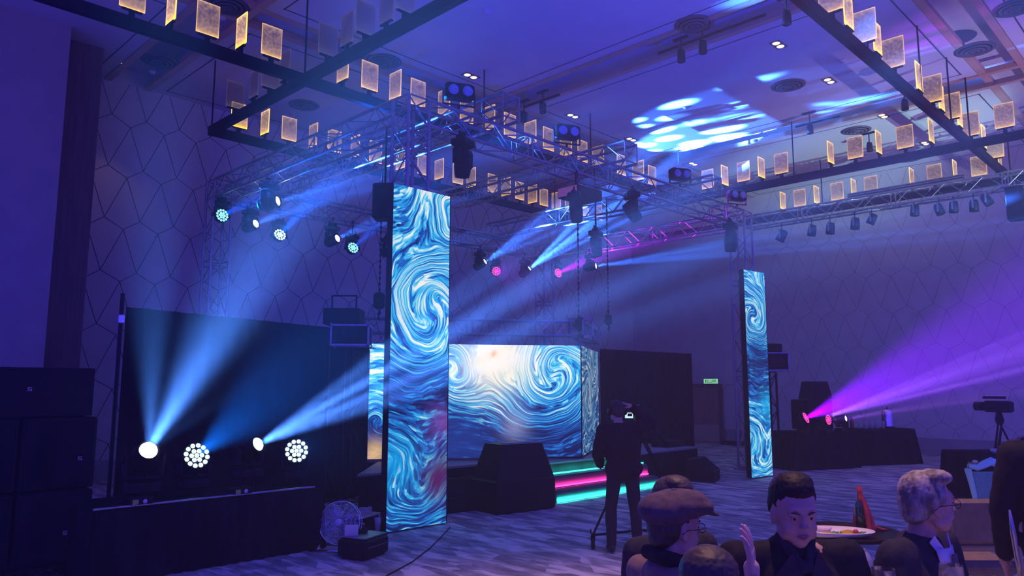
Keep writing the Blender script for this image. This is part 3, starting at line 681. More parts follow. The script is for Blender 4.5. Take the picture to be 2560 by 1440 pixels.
def track_spot(px, py, label, z=7.0, aim=(0, 0, -1), on=None):
    q = onz(px, py, z); r = empty('track_spotlight', q, label, 'track light')
    MB().tube((0, 0, .02), (0, 0, ZC-z-.03), .012).box((0, 0, ZC-z-.015), (.07, .26, .03)).build('mount', MATS['black_paint'], r)
    m = MB().lathe([(.0, .10), (.05, .10), (.062, .05), (.066, -.10), (.058, -.105), (.05, -.06)], n=16); m.build('lamp_housing', MATS['dark_plastic'], r)
    y = MB()
    for s in (-1, 1): y.box((s*.078, 0, .02), (.012, .03, .14))
    y.box((0, 0, .10), (.165, .03, .012)); y.build('yoke', MATS['black_paint'], r)
    MB().lathe([(.0, -.085), (.05, -.09)], n=16).build('lens', MATS['glass_lens'], r)
for px, py, z, lb in ((1703, 140, 7.02, 'track spotlight among the light patterns, left of a close pair'), (1757, 118, 7.02, 'track spotlight among the light patterns, right of a close pair'), (1967, 45, 7.0, 'track spotlight at the top where the grid beam leaves the frame'), (1357, 270, 7.0, 'track spotlight right of the near tower, above the truss end'), (1310, 292, 7.0, 'half hidden track spotlight behind the end of the lit crossing truss'),
        (2025, 322, 6.98, 'track spotlight hanging left above the far panels'), (2262, 262, 6.98, 'track spotlight just below the diagonal grid beam'), (2174, 368, 7.0, 'track spotlight between two yellow panels')):
    track_spot(px, py, lb, z)
for (px1, py1, px2, py2) in ((1655, 140, 1905, 30), (1310, 268, 1400, 236), (1990, 318, 2100, 290)):
    a, b_ = onz(px1, py1, ZC-.02), onz(px2, py2, ZC-.02); x = (a.x+b_.x)/2
    MB().box((x, (a.y+b_.y)/2, ZC-.018), (.035, abs(a.y-b_.y), .034)).build('light_track', MATS['black_paint'], label='black lighting track strip on the ceiling %s' % {1655: 'amid the light patterns', 1310: 'right of the near tower', 1990: 'above the far panels'}[px1], cat='light track')
# small spots under the front of house truss
def foh_spot(px, py, label, s=1., tilt=.0):
    q = onx(px, py, 17.25); r = empty('spotlight', q, label, 'stage light')
    top = 5.62-q.z
    MB().tube((0, 0, .12*s), (0, 0, top+.01), .012).build('clamp', MATS['black_metal'], r)
    R_ = Matrix.Rotation(tilt, 4, 'X')
    MB().lathe([(.0, .13), (.07, .12), (.085, .06), (.09, -.11), (.08, -.115), (.074, -.05)], n=16, M=R_ @ Matrix.Scale(s, 4)).build('housing', MATS['dark_plastic'], r)
    y = MB()
    for sg in (-1, 1): y.box((sg*.105*s, 0, .04), (.012, .035, .20*s))
    y.box((0, 0, .13*s), (.22*s, .035, .014)); y.build('yoke', MATS['alu'], r)
for px, py, s, t, lb in ((1955, 590, 1.2, .6, 'faint spotlight under the front of house truss, first from the far tower'), (2030, 577, 1.1, .2, 'faint spotlight under the front of house truss, second from the far tower'), (2076, 572, 1.1, .1, 'faint spotlight under the front of house truss, third from the far tower'), (2138, 560, 1.1, .1, 'spotlight under the front of house truss, fourth from the far tower'), (2180, 548, 1., .5, 'pale lit spotlight under the front of house truss left of the spare pipes'),
        (2287, 527, 1., .1, 'spotlight under the left end of the spare pipes'), (2348, 524, 1., -.3, 'spotlight under the front of house truss with a yellow lit rim'), (2384, 518, 1., .05, 'spotlight under the middle of the spare pipes'), (2435, 515, 1., .0, 'spotlight under the right end of the spare pipes, closer to the camera'), (2467, 500, 1., -.5, 'brightly lit spotlight at the right end of the front of house row')):
    foh_spot(px, py, lb, s, t)
r = empty('hanging_speaker', onx(2540, 510, 17.3), 'tall black speaker hung under the front of house truss at the right edge', 'speaker')
MB().box((0, 0, 0), (.26, .30, .66), bev=.02).build('cabinet', MATS['dark_plastic'], r); MB().tube((0, 0, .33), (0, 0, .45), .02).build('clamp', MATS['alu'], r)

# ---------------------------------------------------------------- stage and steps
ZS = .526
stg = MB().prism([(5.7, 8.42), (8.25, 8.30), (8.25, 7.72), (13.0, 7.72), (13.0, 12.8), (6.95, 12.8), (6.95, 9.7)], .0, ZS)
noisy('stage_board', (.30, .28, .30), (.36, .34, .36), 2, .6)
STG = empty('stage', (9, 10, 0), 'low black skirted stage carrying the LED wall', 'stage')
o = MB().prism([(x-9, y-10) for x, y in ((5.7, 8.42), (8.25, 8.30), (8.25, 7.72), (13.0, 7.72), (13.0, 12.8), (6.95, 12.8), (6.95, 9.7))], ZS-.03, ZS).build('deck', MATS['stage_board'], STG)
MB().prism([(x-9, y-10) for x, y in ((5.75, 8.45), (8.28, 8.33), (8.28, 7.75), (12.97, 7.75), (12.97, 12.75), (6.98, 12.75), (6.98, 9.7))], 0, ZS-.03).build('skirt', MATS['black_cloth'], STG)
ST = empty('stage_steps', (9.65, 7.405, 0), 'three black steps edged with teal and pink light strips', 'steps')
mat('step_carpet', (.10, .10, .12), .8)
for k in range(2):
    MB().box((0, .21*k+.005, .175*(k+1)/2), (2.6, .42-.21*k*0, .175*(k+1)) if False else (2.6, .21, .175*(k+1))).build('tread', MATS['step_carpet'], ST)
emis('strip_teal', (.04, 1., .72), 3.6); emis('strip_pink', (1., .05, .35), 3.2)
for k, (z, mm) in enumerate(((.022, 'strip_teal'), (.20, 'strip_pink'), (.375, 'strip_teal'))):
    MB().box((0, -.105+.21*k-.006 if k < 2 else .2, z), (2.6, .012, .022)).build('light_strip', MATS[mm], ST)
for k, (z, c, p) in enumerate(((.05, (.02, 1., .7), 14), (.22, (1, .03, .3), 8), (.40, (.02, 1., .7), 14))):
    ld = bpy.data.lights.new('strip_light', 'AREA'); ld.shape = 'RECTANGLE'; ld.size = 2.6; ld.size_y = .02; ld.color = c; ld.energy = p
    o = bpy.data.objects.new('strip_light', ld); COL.objects.link(o); o.parent = ST; o.location = (0, -.125+.2*k, z); o.rotation_euler = (math.radians(75), 0, 0)

# truss the LED wall hangs from, with corner block and hoists
dA = (Vector((*ledB, 0))-Vector((*ledA, 0))).normalized(); nA = Vector((dA.y, -dA.x, 0)); dC = (Vector((*ledC, 0))-Vector((*ledB, 0))).normalized()
a = Vector((*ledA, 2.50))-dA*.3+nA*.0; b_ = Vector((*ledB, 2.50))-dA*.15
truss(a, b_, .23, UZ, -nA, 'dark blue truss right above the LED wall', cr_=.018, br=.007)
c0 = Vector((*ledB, 2.50))+dC*.15; c1 = Vector((*ledC, 2.50))+dC*.1
truss(c0, c1, .23, UZ, Vector((-dC.y, dC.x, 0)), 'short angled truss above the side wing of the LED wall', cr_=.018, br=.007)
cb = empty('truss_corner', (*ledB, 2.62), 'cube shaped corner block joining the two trusses over the LED wall', 'truss'); m = MB()
for sx in (-1, 1):
    for sy in (-1, 1): m.box((sx*.13, sy*.13, 0), (.04, .04, .30))
for z in (-.14, .14):
    for s in (-1, 1): m.box((0, s*.13, z), (.30, .04, .04)); m.box((s*.13, 0, z), (.04, .30, .04))
m.build('frame', MATS['alu'], cb)
def hoist(px, py, t, z0, z1, label, s=1.):
    q = dep(px, py, t); r = empty('chain_hoist', q, label, 'hoist')
    MB().box((0, 0, 0), (.16*s, .13*s, .26*s), bev=.03).build('motor', MATS['black_paint'], r)
    pts = []; m = MB(); z = z1-q.z
    n = int((z1-z0)/.09)
    m.tube((0, 0, z0-q.z), (0, 0, z), .009, n=6)
    for k in range(n): m.box((0, 0, z0-q.z+.09*k), (.024, .024, .045))
    m.build('chain', MATS['black_metal'], r)
    MB().path([(0, 0, -.12*s), (.03, 0, -.19*s), (0, 0, -.25*s), (-.03, 0, -.2*s)], .012).build('hook', MATS['black_metal'], r)
hoist(948, 752, 11.6, 2.7, 5.0, 'dark chain hoist left of the near LED column')
hoist(1447, 812, 12.1, 2.7, 5.35, 'chain hoist over the corner of the LED wall', .8)
hoist(1521, 800, 14.4, 2.75, 5.35, 'chain hoist over the right end of the LED wall wing', .8)
q = dep(962, 506, 9.6)
r = empty('hanging_speaker', q, 'black speaker hung behind the top of the near LED column', 'speaker')
MB().box((0, 0, 0), (.26, .28, .46), bev=.02, M=Matrix.Rotation(YAW, 4, 'Z')).build('cabinet', MATS['dark_plastic'], r); MB().tube((0, 0, .22), (0, 0, ZB-q.z), .012).build('hanging_bar', MATS['black_metal'], r)

# ---------------------------------------------------------------- black curtain and drum riser at left
az = math.radians(15.5); cA = Vector((2.86, 8.72, 0)); cD = Vector((math.cos(az), math.sin(az), 0)); 
tt = None
for k in range(1, 900):
    p = cA+cD*(k*.01); v = p-CAM; px = 1280+FPX*(v @ _R if False else v.dot(_R))/v.dot(_F)
    if px > 912: tt = k*.01; break
cB = cA+cD*tt
drape(cA, cB, 2.52, 'stage_curtain', 'long black curtain on a pole behind the left floor lights', folds=.35, amp=.03)
r = empty('curtain_pole', (cA.x-.06, cA.y-.03, 0), 'black pole with a silver clamp at the left end of the black curtain', 'pole')
MB().tube((0, 0, .02), (0, 0, 2.66), .022).build('post', MATS['black_metal'], r); MB().box((0, 0, 2.38), (.07, .07, .10), bev=.01).build('clamp', MATS['chrome'], r); MB().box((0, 0, .01), (.4, .4, .02)).build('base_plate', MATS['black_metal'], r)
x0, x1 = 2.16, 4.36
PL = empty('platform', ((x0+x1)/2, 7.5, 0), 'long low platform draped in black cloth under the left floor lights', 'platform')
L_ = x1-x0; m = MB(); vs = []; fs = []; nn = 120; per = []
for i in range(nn+1): per.append((-L_/2+L_*i/nn, -.47+.016*math.sin(i*.9)+.01*math.sin(i*.37)))
for i in range(31): per.append((L_/2+.012*math.sin(i*1.1), -.47+.94*i/30))
for i in range(31): per.append((L_/2-L_*i/30, .47))
for i in range(31): per.append((-L_/2+.012*math.sin(i*1.3), .47-.94*i/30))
P_ = len(per)
for z, k in ((.005, 1.03), (.3, 1.01), (.60, 1.)): vs += [(x*k, y*k, z) for x, y in per]
for r_ in range(2):
    for i in range(P_): fs.append((r_*P_+i, r_*P_+(i+1) % P_, (r_+1)*P_+(i+1) % P_, (r_+1)*P_+i))
fs.append(tuple(2*P_+i for i in range(P_)))
m.add(vs, fs, 0, True).build('cloth', MATS['black_cloth'], PL)
m = MB().tube((-L_/2, -.44, .625), (L_/2-.1, -.44, .625), .012); m.build('edge_pipe', MATS['alu'], PL)
for px, py, lb in ((350, 1234, 'control box with a round pale dial at the front left of the black platform'), (603, 1206, 'control box with a round pale dial near the middle of the black platform')):
    q = ony(px, py, 7.1); o = MB().box((0, 0, 0), (.20, .14, .07), bev=.01).build('control_box', MATS['dark_plastic'], label=lb, cat='control box'); o.location = (q.x, q.y+.02, .655)
    MB().lathe([(0, .004), (.018, .003), (.019, 0)], M=Matrix.Translation((.03, -.071, 0)) @ Matrix.Rotation(PI/2, 4, 'X'), n=16).build('dial', MATS['detector_white'], o)
    MB().box((-.05, -.071, 0), (.05, .004, .04)).build('display', emis('panel_dimblue', (.1, .1, .25), .25), o)
# stack of speakers at the left edge
def logo(parent, x, y, z, s=.03):
    m = MB()
    for (a, b, c, d) in ((-.5, .5, .9, .9), (-.5, .5, .0, .0), (-.5, .5, -.9, -.9)): m.box((x+(a+b)/2*s, y, z+c*s*.5), (s*1.1, .003, s*.16))
    m.box((x-.45*s, y, z+.22*s), (s*.2, .003, s*.5)); m.box((x+.45*s, y, z-.22*s), (s*.2, .003, s*.5))
    m.build('emblem', MATS['detector_white'], parent, label='small pale square emblem')
def sub(x0, x1, y, z0, z1, label, d=.62, lg=None, group=None):
    r = empty('speaker_cabinet', ((x0+x1)/2, y+d/2, z0), label, 'speaker', group); W = x1-x0; H = z1-z0
    MB().box((0, 0, H/2), (W-.01, d, H-.01), bev=.015).build('cabinet', MATS['dark_plastic'], r)
    MB().box((0, -d/2-.006, H/2), (W-.07, .012, H-.07), bev=.004).build('grille', MATS['black_cloth'], r)
    if lg: logo(r, lg*W/2, -d/2-.014, H*.42)
    return r
xr = ony(236, 1200, 7.55).x; xm = xr-.60
sub(xr-.60, xr, 7.55, .12, .75, 'black subwoofer at floor level, right one of the stack at the left edge', lg=.3)
sub(xr-1.21, xr-.61, 7.55, .12, .75, 'black subwoofer at floor level against the left edge of the photo', lg=.3)
sub(xr-.60, xr, 7.55, .755, 1.385, 'black subwoofer in the middle tier, right one of the stack', lg=.55)
sub(xr-1.21, xr-.61, 7.55, .755, 1.385, 'black subwoofer in the middle tier against the left edge', lg=.35)
r = empty('stage_monitor', (xr-.50, 7.9, 1.39), 'black wedge shaped speaker lying on top of the left subwoofer stack', 'speaker')
vs = [(-.50, -.28, 0), (.46, -.28, 0), (.46, .28, 0), (-.50, .28, 0), (-.38, -.28, .43), (.46, -.28, .43), (.46, .28, .43), (-.38, .28, .43)]
MB().add(vs, [(0, 3, 2, 1), (4, 5, 6, 7), (0, 1, 5, 4), (1, 2, 6, 5), (2, 3, 7, 6), (3, 0, 4, 7)]).build('cabinet', MATS['dark_plastic'], r); logo(r, -.05, -.284, .24)
dl = MB()
for x in (-.55, -.05, .05, .5): dl.lathe([(.0, -.02), (.05, -.02), (.05, .02), (.0, .02)], c=(0, 0, 0), M=Matrix.Translation((x, -.2, .05)) @ Matrix.Rotation(PI/2, 4, 'X'), n=14)
r = empty('speaker_dolly', (xr-.60, 7.85, 0), 'dark wheeled dolly under the left subwoofer stack', 'dolly')
MB().box((0, 0, .105), (1.2, .6, .025)).build('board', MATS['dark_plastic'], r)
for x in (-.55, -.05, .05, .52):
    for y in (-.24, .24): MB().lathe([(.0, -.015), (.045, -.015), (.045, .015), (.0, .015)], M=Matrix.Translation((x, y, .045)) @ Matrix.Rotation(PI/2, 4, 'Y'), n=14).build('wheel', MATS['rubber'], r)

# ---------------------------------------------------------------- monitors on the floor in front of the stage
def wedge(x, y, rz, L, H, D, label, mt='dark_plastic', top=.45):
    r = empty('stage_monitor', (x, y, 0), label, 'speaker', None, rz)
    prof = [(-D/2, 0), (D/2, 0), (D/2, H*.45), (D*top-D/2+.0, H), (-D/2, H*.92)]
    n = len(prof); vs = [(-L/2, a, b) for a, b in prof]+[(L/2, a, b) for a, b in prof]
    MB().add(vs, [tuple(range(n)), tuple(reversed(range(n, 2*n)))]+[(i, n+i, n+(i+1) % n, (i+1) % n) for i in range(n)]).build('cabinet', MATS[mt], r)
    # grille on the slanted face
    a = Vector((0, D/2, H*.45)); b = Vector((0, D*top-D/2, H)); c = (a+b)/2; d = b-a; ang = math.atan2(d.z, d.y)
    MB().box((0, 0, 0), (L-.08, d.length-.05, .012), M=Matrix.Translation(c) @ Matrix.Rotation(ang, 4, 'X')).build('grille', MATS['black_cloth'], r)
    return r
r = empty('stage_monitor', (7.56, 7.40, 0), 'big black tapered speaker box standing before the LED wall, left of the lit steps', 'speaker', None, 0)
M = Matrix.Rotation(math.radians(-8), 4, 'Z')
MB().box((0, 0, .22), (1.02, .62, .44), bev=.03, M=M).box((0, 0, .66), (.98, .58, .46), taper=.70, M=M).build('cabinet', MATS['dark_plastic'], r)
MB().box((0, -.20, .905), (.70, .03, .02), M=M).build('top_edge', MATS['alu'], r, label='pale top edge')
wedge(6.95, 7.95, PI-.1, .75, .42, .5, 'low black floor monitor left of the big tapered speaker')
wedge(12.30, 7.25, PI+.35, .62, .40, .5, 'black floor monitor in front of the right end of the stage')
o = empty('stage_monitor', (12.15, 8.75, ZS), 'small black monitor box on the right part of the stage', 'speaker', None, .7)
MB().box((0, 0, .17), (.55, .38, .34), taper=.8).build('cabinet', MATS['dark_plastic'], o); MB().box((-.02, -.2, .30), (.3, .02, .02)).build('handle', MATS['alu'], o)
o = empty('stage_monitor', (12.65, 8.2, ZS), 'flat black box at the right rear corner of the stage', 'speaker'); MB().box((0, 0, .06), (.6, .4, .12), bev=.02).build('cabinet', MATS['dark_plastic'], o)

# ---------------------------------------------------------------- flight case towers beside the screens
def case(parent_loc, label, W=.56, H=.26, D=.42, rz=0.):
    r = empty('flight_case', parent_loc, label, 'flight case', None, rz)
    MB().box((0, 0, H/2), (W-.02, D-.02, H-.02)).build('body', MATS['dark_plastic'], r)
    m = MB()
    for sx in (-1, 1):
        for sy in (-1, 1): m.box((sx*W/2, sy*D/2, H/2), (.025, .025, H))
        for z in (0, H): m.box((sx*W/2, 0, z), (.025, D, .025))
    for sy in (-1, 1):
        for z in (0, H): m.box((0, sy*D/2, z), (W, .025, .025))
    m.build('edge_profile', MATS['alu'], r)
    m = MB()
    for sx in (-1, 1):
        for sy in (-1, 1):
            for z in (0, H): m.ball((sx*W/2, sy*D/2, z), .026, nu=10, nv=6)
    m.build('corner_ball', MATS['alu'], r)
    MB().box((0, -D/2, H*.55), (W*.5, .012, H*.35), bev=.004).build('recessed_handle', MATS['black_metal'], r)
    return r
q = dep(862, 1181, 10.4); q.z = 0
zt = dep(878, 864, 10.4).z
truss((q.x-.2, q.y-.2, .1), (q.x-.2, q.y-.2, zt-.05), .4, UX, UY, 'black painted truss tower under the flight case left of the near LED column', name='truss_tower', cr_=.022)
for o in bpy.data.objects:
    if o.name.startswith(('chord', 'bracing')) and o.parent and o.parent.get('label', '').startswith('black painted'): o.data.materials[0] = MATS['black_metal']
case((dep(878, 864, 10.4).x, dep(878, 864, 10.4).y, zt), 'dark flight case on the black tower left of the near LED column', .50, .27, .42, YAW-PI/2+.1)
o = MB().box((0, 0, .11), (.50, .40, .22), bev=.01, M=Matrix.Rotation(YAW-PI/2, 4, 'Z')).build('equipment_box', MATS['dark_plastic'], label='plain dark equipment box lying on the left flight case', cat='box'); o.location = (dep(860, 815, 10.5).x, dep(860, 815, 10.5).y, zt+.29)
m = MB(); 
for x in (-.17, .17): m.box((x, 0, .10), (.02, .02, .20))
m.box((0, 0, .20), (.36, .02, .02)); o = m.build('carry_frame', MATS['black_metal'], label='thin dark metal frame standing on the left equipment box', cat='frame'); o.location = (dep(860, 780, 10.5).x, dep(860, 780, 10.5).y, zt+.50); o.rotation_euler.z = YAW-PI/2
q = dep(1926, 1195, 15.4); q.z = 0; zt2 = dep(1935, 926, 15.4).z
truss((q.x-.15, q.y-.15, .05), (q.x-.15, q.y-.15, zt2-.03), .3, UX, UY, 'black truss tower behind the narrow far right LED column', name='truss_tower')
for o in bpy.data.objects:
    if o.name.startswith(('chord', 'bracing')) and o.parent and o.parent.get('label', '').startswith('black truss tower'): o.data.materials[0] = MATS['black_metal']
p = dep(1932, 926, 15.4); case((p.x, p.y, zt2), 'silver edged flight case beside the top half of the far right LED column', .5, .35, .45, YAW-PI/2)
o = MB().box((0, 0, .09), (.34, .3, .18), bev=.02).build('equipment_box', MATS['dark_plastic'], label='dark box on top of the right flight case', cat='box'); o.location = (p.x, p.y, zt2+.37)

# ---------------------------------------------------------------- fan, case and small things on the floor at centre left
fc = dep(850, 1307, 7.75); r = empty('floor_fan', (fc.x, fc.y, 0), 'round chrome floor fan tilted up beside the black platform', 'fan', None, YAW-PI/2-.10)
Rf = Matrix.Translation((0, 0, fc.z)) @ Matrix.Rotation(PI/2-.22, 4, 'X'); R0 = .215
m = MB()
for k in range(15):
    rr = .035+(R0-.035)*k/14; zz = .045*(1-(rr/R0)**2)
    m.path([Rf @ Vector((rr*math.cos(t), rr*math.sin(t), zz+.02)) for t in [2*PI*i/36 for i in range(36)]], .0022 if k < 14 else .006, n=5, closed=True)
m.path([Rf @ Vector((R0*math.cos(t), R0*math.sin(t), -.06)) for t in [2*PI*i/36 for i in range(36)]], .005, n=5, closed=True)
for k in range(16):
    t = 2*PI*k/16; m.path([Rf @ Vector((q_*R0*math.cos(t), q_*R0*math.sin(t), z)) for q_, z in ((.15, .064), (.5, .054), (.8, .036), (1., .02), (1., -.06), (.6, -.11), (.2, -.13))], .0022, n=5)
m.build('wire_guard', MATS['chrome'], r)
m = MB()
for k in range(4):
    t = k*PI/2+.4; vs = []
    for i in range(7):
        q_ = .04+.15*i/6; w_ = .018+.075*math.sin(PI*min(1., i/6+.12))
        for j, u_ in enumerate((-1, 0, 1)): vs.append(Rf @ (Matrix.Rotation(t, 4, 'Z') @ Vector((q_, u_*w_*.6, -.03+.022*u_+.004*j))))
    m.add(vs, [(i*3+j, i*3+j+1, i*3+j+4, i*3+j+3) for i in range(6) for j in range(2)], 0, True)
o = m.build('fan_blade', MATS['alu'], r); sm = o.modifiers.new('t', 'SOLIDIFY'); sm.thickness = .002
MB().lathe([(0, .075), (.03, .073), (.042, .062), (.042, .05)], M=Rf, n=20).build('hub_badge', MATS['detector_white'], r)
MB().lathe([(0, -.17), (.05, -.165), (.06, -.13), (.055, -.05), (0, -.04)], M=Rf, n=20).build('motor', MATS['alu'], r)
m = MB(); m.path([(-.25, 0, fc.z), (-.26, 0, fc.z-.12), (-.20, 0, .05), (-.18, -.14, .015)], .010, n=8); m.path([(.25, 0, fc.z), (.26, 0, fc.z-.12), (.20, 0, .05), (.18, -.14, .015)], .010, n=8)
m.path([(-.26, -.16, .012), (.26, -.16, .012)], .011, n=8); m.path([(-.26, .16, .012), (.26, .16, .012)], .011, n=8); m.path([(-.19, -.16, .012), (-.19, .16, .012)], .01, n=8); m.path([(.19, -.16, .012), (.19, .16, .012)], .01, n=8)
m.build('stand', MATS['chrome'], r)
q = dep(915, 1385, 7.35); r = empty('equipment_case', (q.x, q.y+.05, 0), 'low black rounded case on the carpet at the foot of the near LED column', 'case', None, .35)
MB().box((0, 0, .105), (.42, .34, .20), bev=.035).build('body', MATS['dark_plastic'], r); MB().box((.02, -.171, .12), (.36, .004, .006)).build('seam', MATS['alu'], r); MB().box((0, 0, .208), (.38, .30, .008)).build('lid', MATS['alu'], r)
top = Vector((q.x, q.y+.05, .213))
o = MB().box((0, 0, .05), (.13, .03, .10)).build('paper_box', mat('pale_card', (.75, .72, .68), .7), label='small white paper box on the black floor case', cat='box'); o.location = top+Vector((-.13, .02, 0)); o.rotation_euler.z = -.5
o = MB().path([(.05*math.cos(t), .04*math.sin(t), .015) for t in [2*PI*i/16 for i in range(17)]], .012, n=8).ball((.05, 0, .02), .028).ball((-.05, 0, .02), .028).build('headphones', MATS['dark_plastic'], label='black headphones on the black floor case', cat='headphones'); o.location = top+Vector((.02, .07, 0))
q = dep(908, 1288, 8.6); r = empty('side_shelf', (q.x, q.y, 0), 'small dark stand with a white top behind the floor fan', 'table', None, .3)
MB().box((0, 0, q.z), (.44, .22, .015)).build('top', MATS['pale_card'], r); MB().box((0, 0, q.z/2), (.34, .18, q.z-.02)).build('body', MATS['black_cloth'], r)
pts = []
for k in range(60): t = k*.55; pts.append(((.085-.0003*k)*math.cos(t)+.01*math.sin(k), .05*math.sin(t), .015+.0011*k))
o = MB().path(pts, .005, n=6).build('cable_coil', MATS['pale_card'], label='coiled white cable on the stand behind the fan', cat='cable'); o.location = (q.x+.02, q.y, q.z+.008); o.rotation_euler.z = -.7
q = dep(944, 1312, 8.45); o = MB().lathe([(0, 0), (.025, 0), (.04, .14), (.042, .145), (.038, .14), (.024, .006), (0, .006)], n=20).build('plastic_cup', mat('clear_plastic', (.8, .85, .95), .1, alpha=.35), label='clear plastic cup beside the left edge of the near LED column', cat='cup'); o.location = (q.x, q.y, q.z-.07)
r = MB().box((0, 0, (q.z-.07)/2), (.16, .16, q.z-.072)).build('equipment_box', MATS['dark_plastic'], label='narrow black box carrying the plastic cup', cat='box'); r.location = (q.x, q.y, 0)
# audio cable over the carpet
pts = [onz(px, py, .006) for px, py in ((965, 1440), (1030, 1405), (1075, 1370), (1100, 1345), (1125, 1318))]
MB().path(pts, .006, n=6).build('floor_cable', MATS['rubber'], label='thin black cable crossing the carpet from the near LED column', cat='cable')

# ---------------------------------------------------------------- draped tables, speakers, drinks at the right
def draped(cx, cy_, W, D, H, rz, label):
    vs = []; fs = []; per = []; nx = 40
    for (ax, ay, bx, by) in ((-W/2, -D/2, W/2, -D/2), (W/2, -D/2, W/2, D/2), (W/2, D/2, -W/2, D/2), (-W/2, D/2, -W/2, -D/2)):
        for i in range(nx): f = i/nx; per.append((ax+(bx-ax)*f, ay+(by-ay)*f))
    P_ = len(per)
    for z, k, am in ((.01, 1.13, .028), (H*.5, 1.06, .018), (H*.93, 1.0, .004), (H, .985, 0)):
        for i, (x, y) in enumerate(per): d = am*math.sin(i*.8)*(1+.3*math.sin(i*.23)); vs.append((x*k+d*(x/W), y*k+d*(y/D), z))
    for r_ in range(3):
        for i in range(P_): fs.append((r_*P_+i, r_*P_+(i+1) % P_, (r_+1)*P_+(i+1) % P_, (r_+1)*P_+i))
    fs.append(tuple(3*P_+i for i in range(P_)))
    o = MB().add(vs, fs, 0, True).build('draped_table', MATS['black_cloth'], label=label, cat='table'); o.location = (cx, cy_, 0); o.rotation_euler.z = rz; return o
ta, tb = Vector((15.35, 6.89, 0)), Vector((16.43, 6.05, 0))
def table_between(pa, pb, D, H, label):
    d = (pb-pa); n = Vector((-d.y, d.x, 0)).normalized(); c = (pa+pb)/2+n*D/2; return draped(c.x, c.y, d.length*.92, D*.92, H, math.atan2(d.y, d.x), label), c, n, d.normalized()
T1, c1, n1, d1 = table_between(onz(1990, 1178), onz(2148, 1170), .8, .76, 'black draped table under the magenta lights')
T2, c2, n2, d2 = table_between(onz(2152, 1165), onz(2303, 1160), .8, .76, 'black draped drinks table against the right wall')
a1 = math.atan2(d1.y, d1.x)
def onT(px, py, t): q = dep(px, py, t); return q
q = dep(2032, 1080, 16.2); r = empty('speaker_cabinet', (q.x, q.y, .765), 'black speaker cabinet on the far draped table behind the magenta lights', 'speaker', None, a1)
MB().box((0, 0, .32), (.70, .5, .64), bev=.02).build('cabinet', MATS['dark_plastic'], r)
o = empty('stage_monitor', (q.x+d1.x*.12, q.y+d1.y*.12, 1.41), 'wedge speaker on top of the black cabinet at the far table', 'speaker', None, a1)
MB().box((0, 0, .19), (.56, .42, .38), taper=.76).build('cabinet', MATS['dark_plastic'], o)
q = dep(1990, 1150, 15.6); r = empty('hand_truck', (q.x, q.y, 0), 'silver framed equipment rack beside the left end of the far table', 'rack')
m = MB()
for s in (-.18, .18): m.tube((s, 0, 0), (s, 0, .66), .014)
for z in (.1, .35, .66): m.tube((-.18, 0, z), (.18, 0, z), .012)
m.build('frame', MATS['alu'], r); MB().box((.0, .1, .3), (.3, .2, .5)).build('rack_body', MATS['dark_plastic'], r)
# glassware on the drinks table
mat('clear_glass', (.85, .88, .95), .05, alpha=.30)
g = MB().lathe([(.028, 0), (.03, .0), (.036, .12), (.034, .12), (.027, .006), (0, .006)], n=14).mesh('tumbler', MATS['clear_glass'])
for i in range(8):
    o = bpy.data.objects.new('tumbler', g); COL.objects.link(o); p = c2+d2*(-.42+.075*i)-n2*(.12 if i % 2 else -.02); o.location = (p.x, p.y, .763); o.scale = (1.2, 1.2, 1.35)
    tag(o, 'clear tumbler in the cluster of glasses on the drinks table', 'glass', 'tumblers on the drinks table')
q = c2+d2*.34; r = empty('coffee_urn', (q.x, q.y, .763), 'shiny cylindrical urn on the drinks table', 'urn')
MB().lathe([(.10, 0), (.14, .01), (.13, .05), (.13, .36), (.12, .39), (.03, .42), (0, .43)], n=24).build('tank', MATS['chrome'], r); MB().lathe([(0, .42), (.02, .43), (.018, .46), (0, .47)], n=12).build('lid_knob', MATS['black_metal'], r)
for s in (-1, 1): MB().path([(s*.13, 0, .12), (s*.19, 0, .14), (s*.19, 0, .28), (s*.13, 0, .30)], .010).build('handle', MATS['black_metal'], r)
q = c2-d2*.62; o = MB().lathe([(.035, 0), (.04, .01), (.04, .16), (.015, .21), (.014, .26), (0, .262)], n=16).build('bottle', mat('amber_glass', (.25, .06, .03), .15), label='short dark red bottle at the left end of the drinks table', cat='bottle'); o.location = (q.x, q.y, .763)
q = c2-d2*.80; o = MB().box((0, 0, .13), (.02, .16, .26)).build('menu_card', MATS['black_cloth'], label='dark upright card at the left end of the drinks table', cat='card'); o.location = (q.x, q.y, .763); o.rotation_euler.z = a1

# ---------------------------------------------------------------- door, exit sign, wall fittings
d0, d1 = onx(1729, 1000, XR), onx(1800, 1000, XR)
dzt = onx(1760, 968, XR).z
r = empty('door_1', (XR, (d0.y+d1.y)/2, 0)); tag(r, kind='structure'); Wd = abs(d0.y-d1.y)
MB().box((-.03, 0, dzt/2), (.06, Wd, dzt)).build('leaf', noisy('door_wood', (.42, .22, .17), (.50, .28, .21), 2, .5, (6, 6, .5)), r)
MB().box((-.065, 0, .28), (.012, Wd*.96, .50)).build('kick_plate', noisy('kick', (.60, .47, .36), (.66, .52, .40), 2, .45), r)
for s in (-1, 1): MB().box((-.05, s*(Wd/2+.05), dzt/2), (.10, .10, dzt)).build('jamb', MATS['wood_panel'], r)
MB().box((-.05, 0, dzt+.05), (.10, Wd+.2, .10)).build('head_jamb', MATS['wood_panel'], r)
q = onx(1778, 953, XR-.03); r = empty('exit_sign', q, 'lit green and white exit sign above the wooden door', 'sign', None, -PI/2)
MB().box((0, .0, 0), (.50, .05, .165)).build('housing', MATS['alu'], r)
MB().box((0, -.027, 0), (.48, .006, .145)).build('lit_panel', emis('exit_green', (.28, .75, .42), 1.0), r)
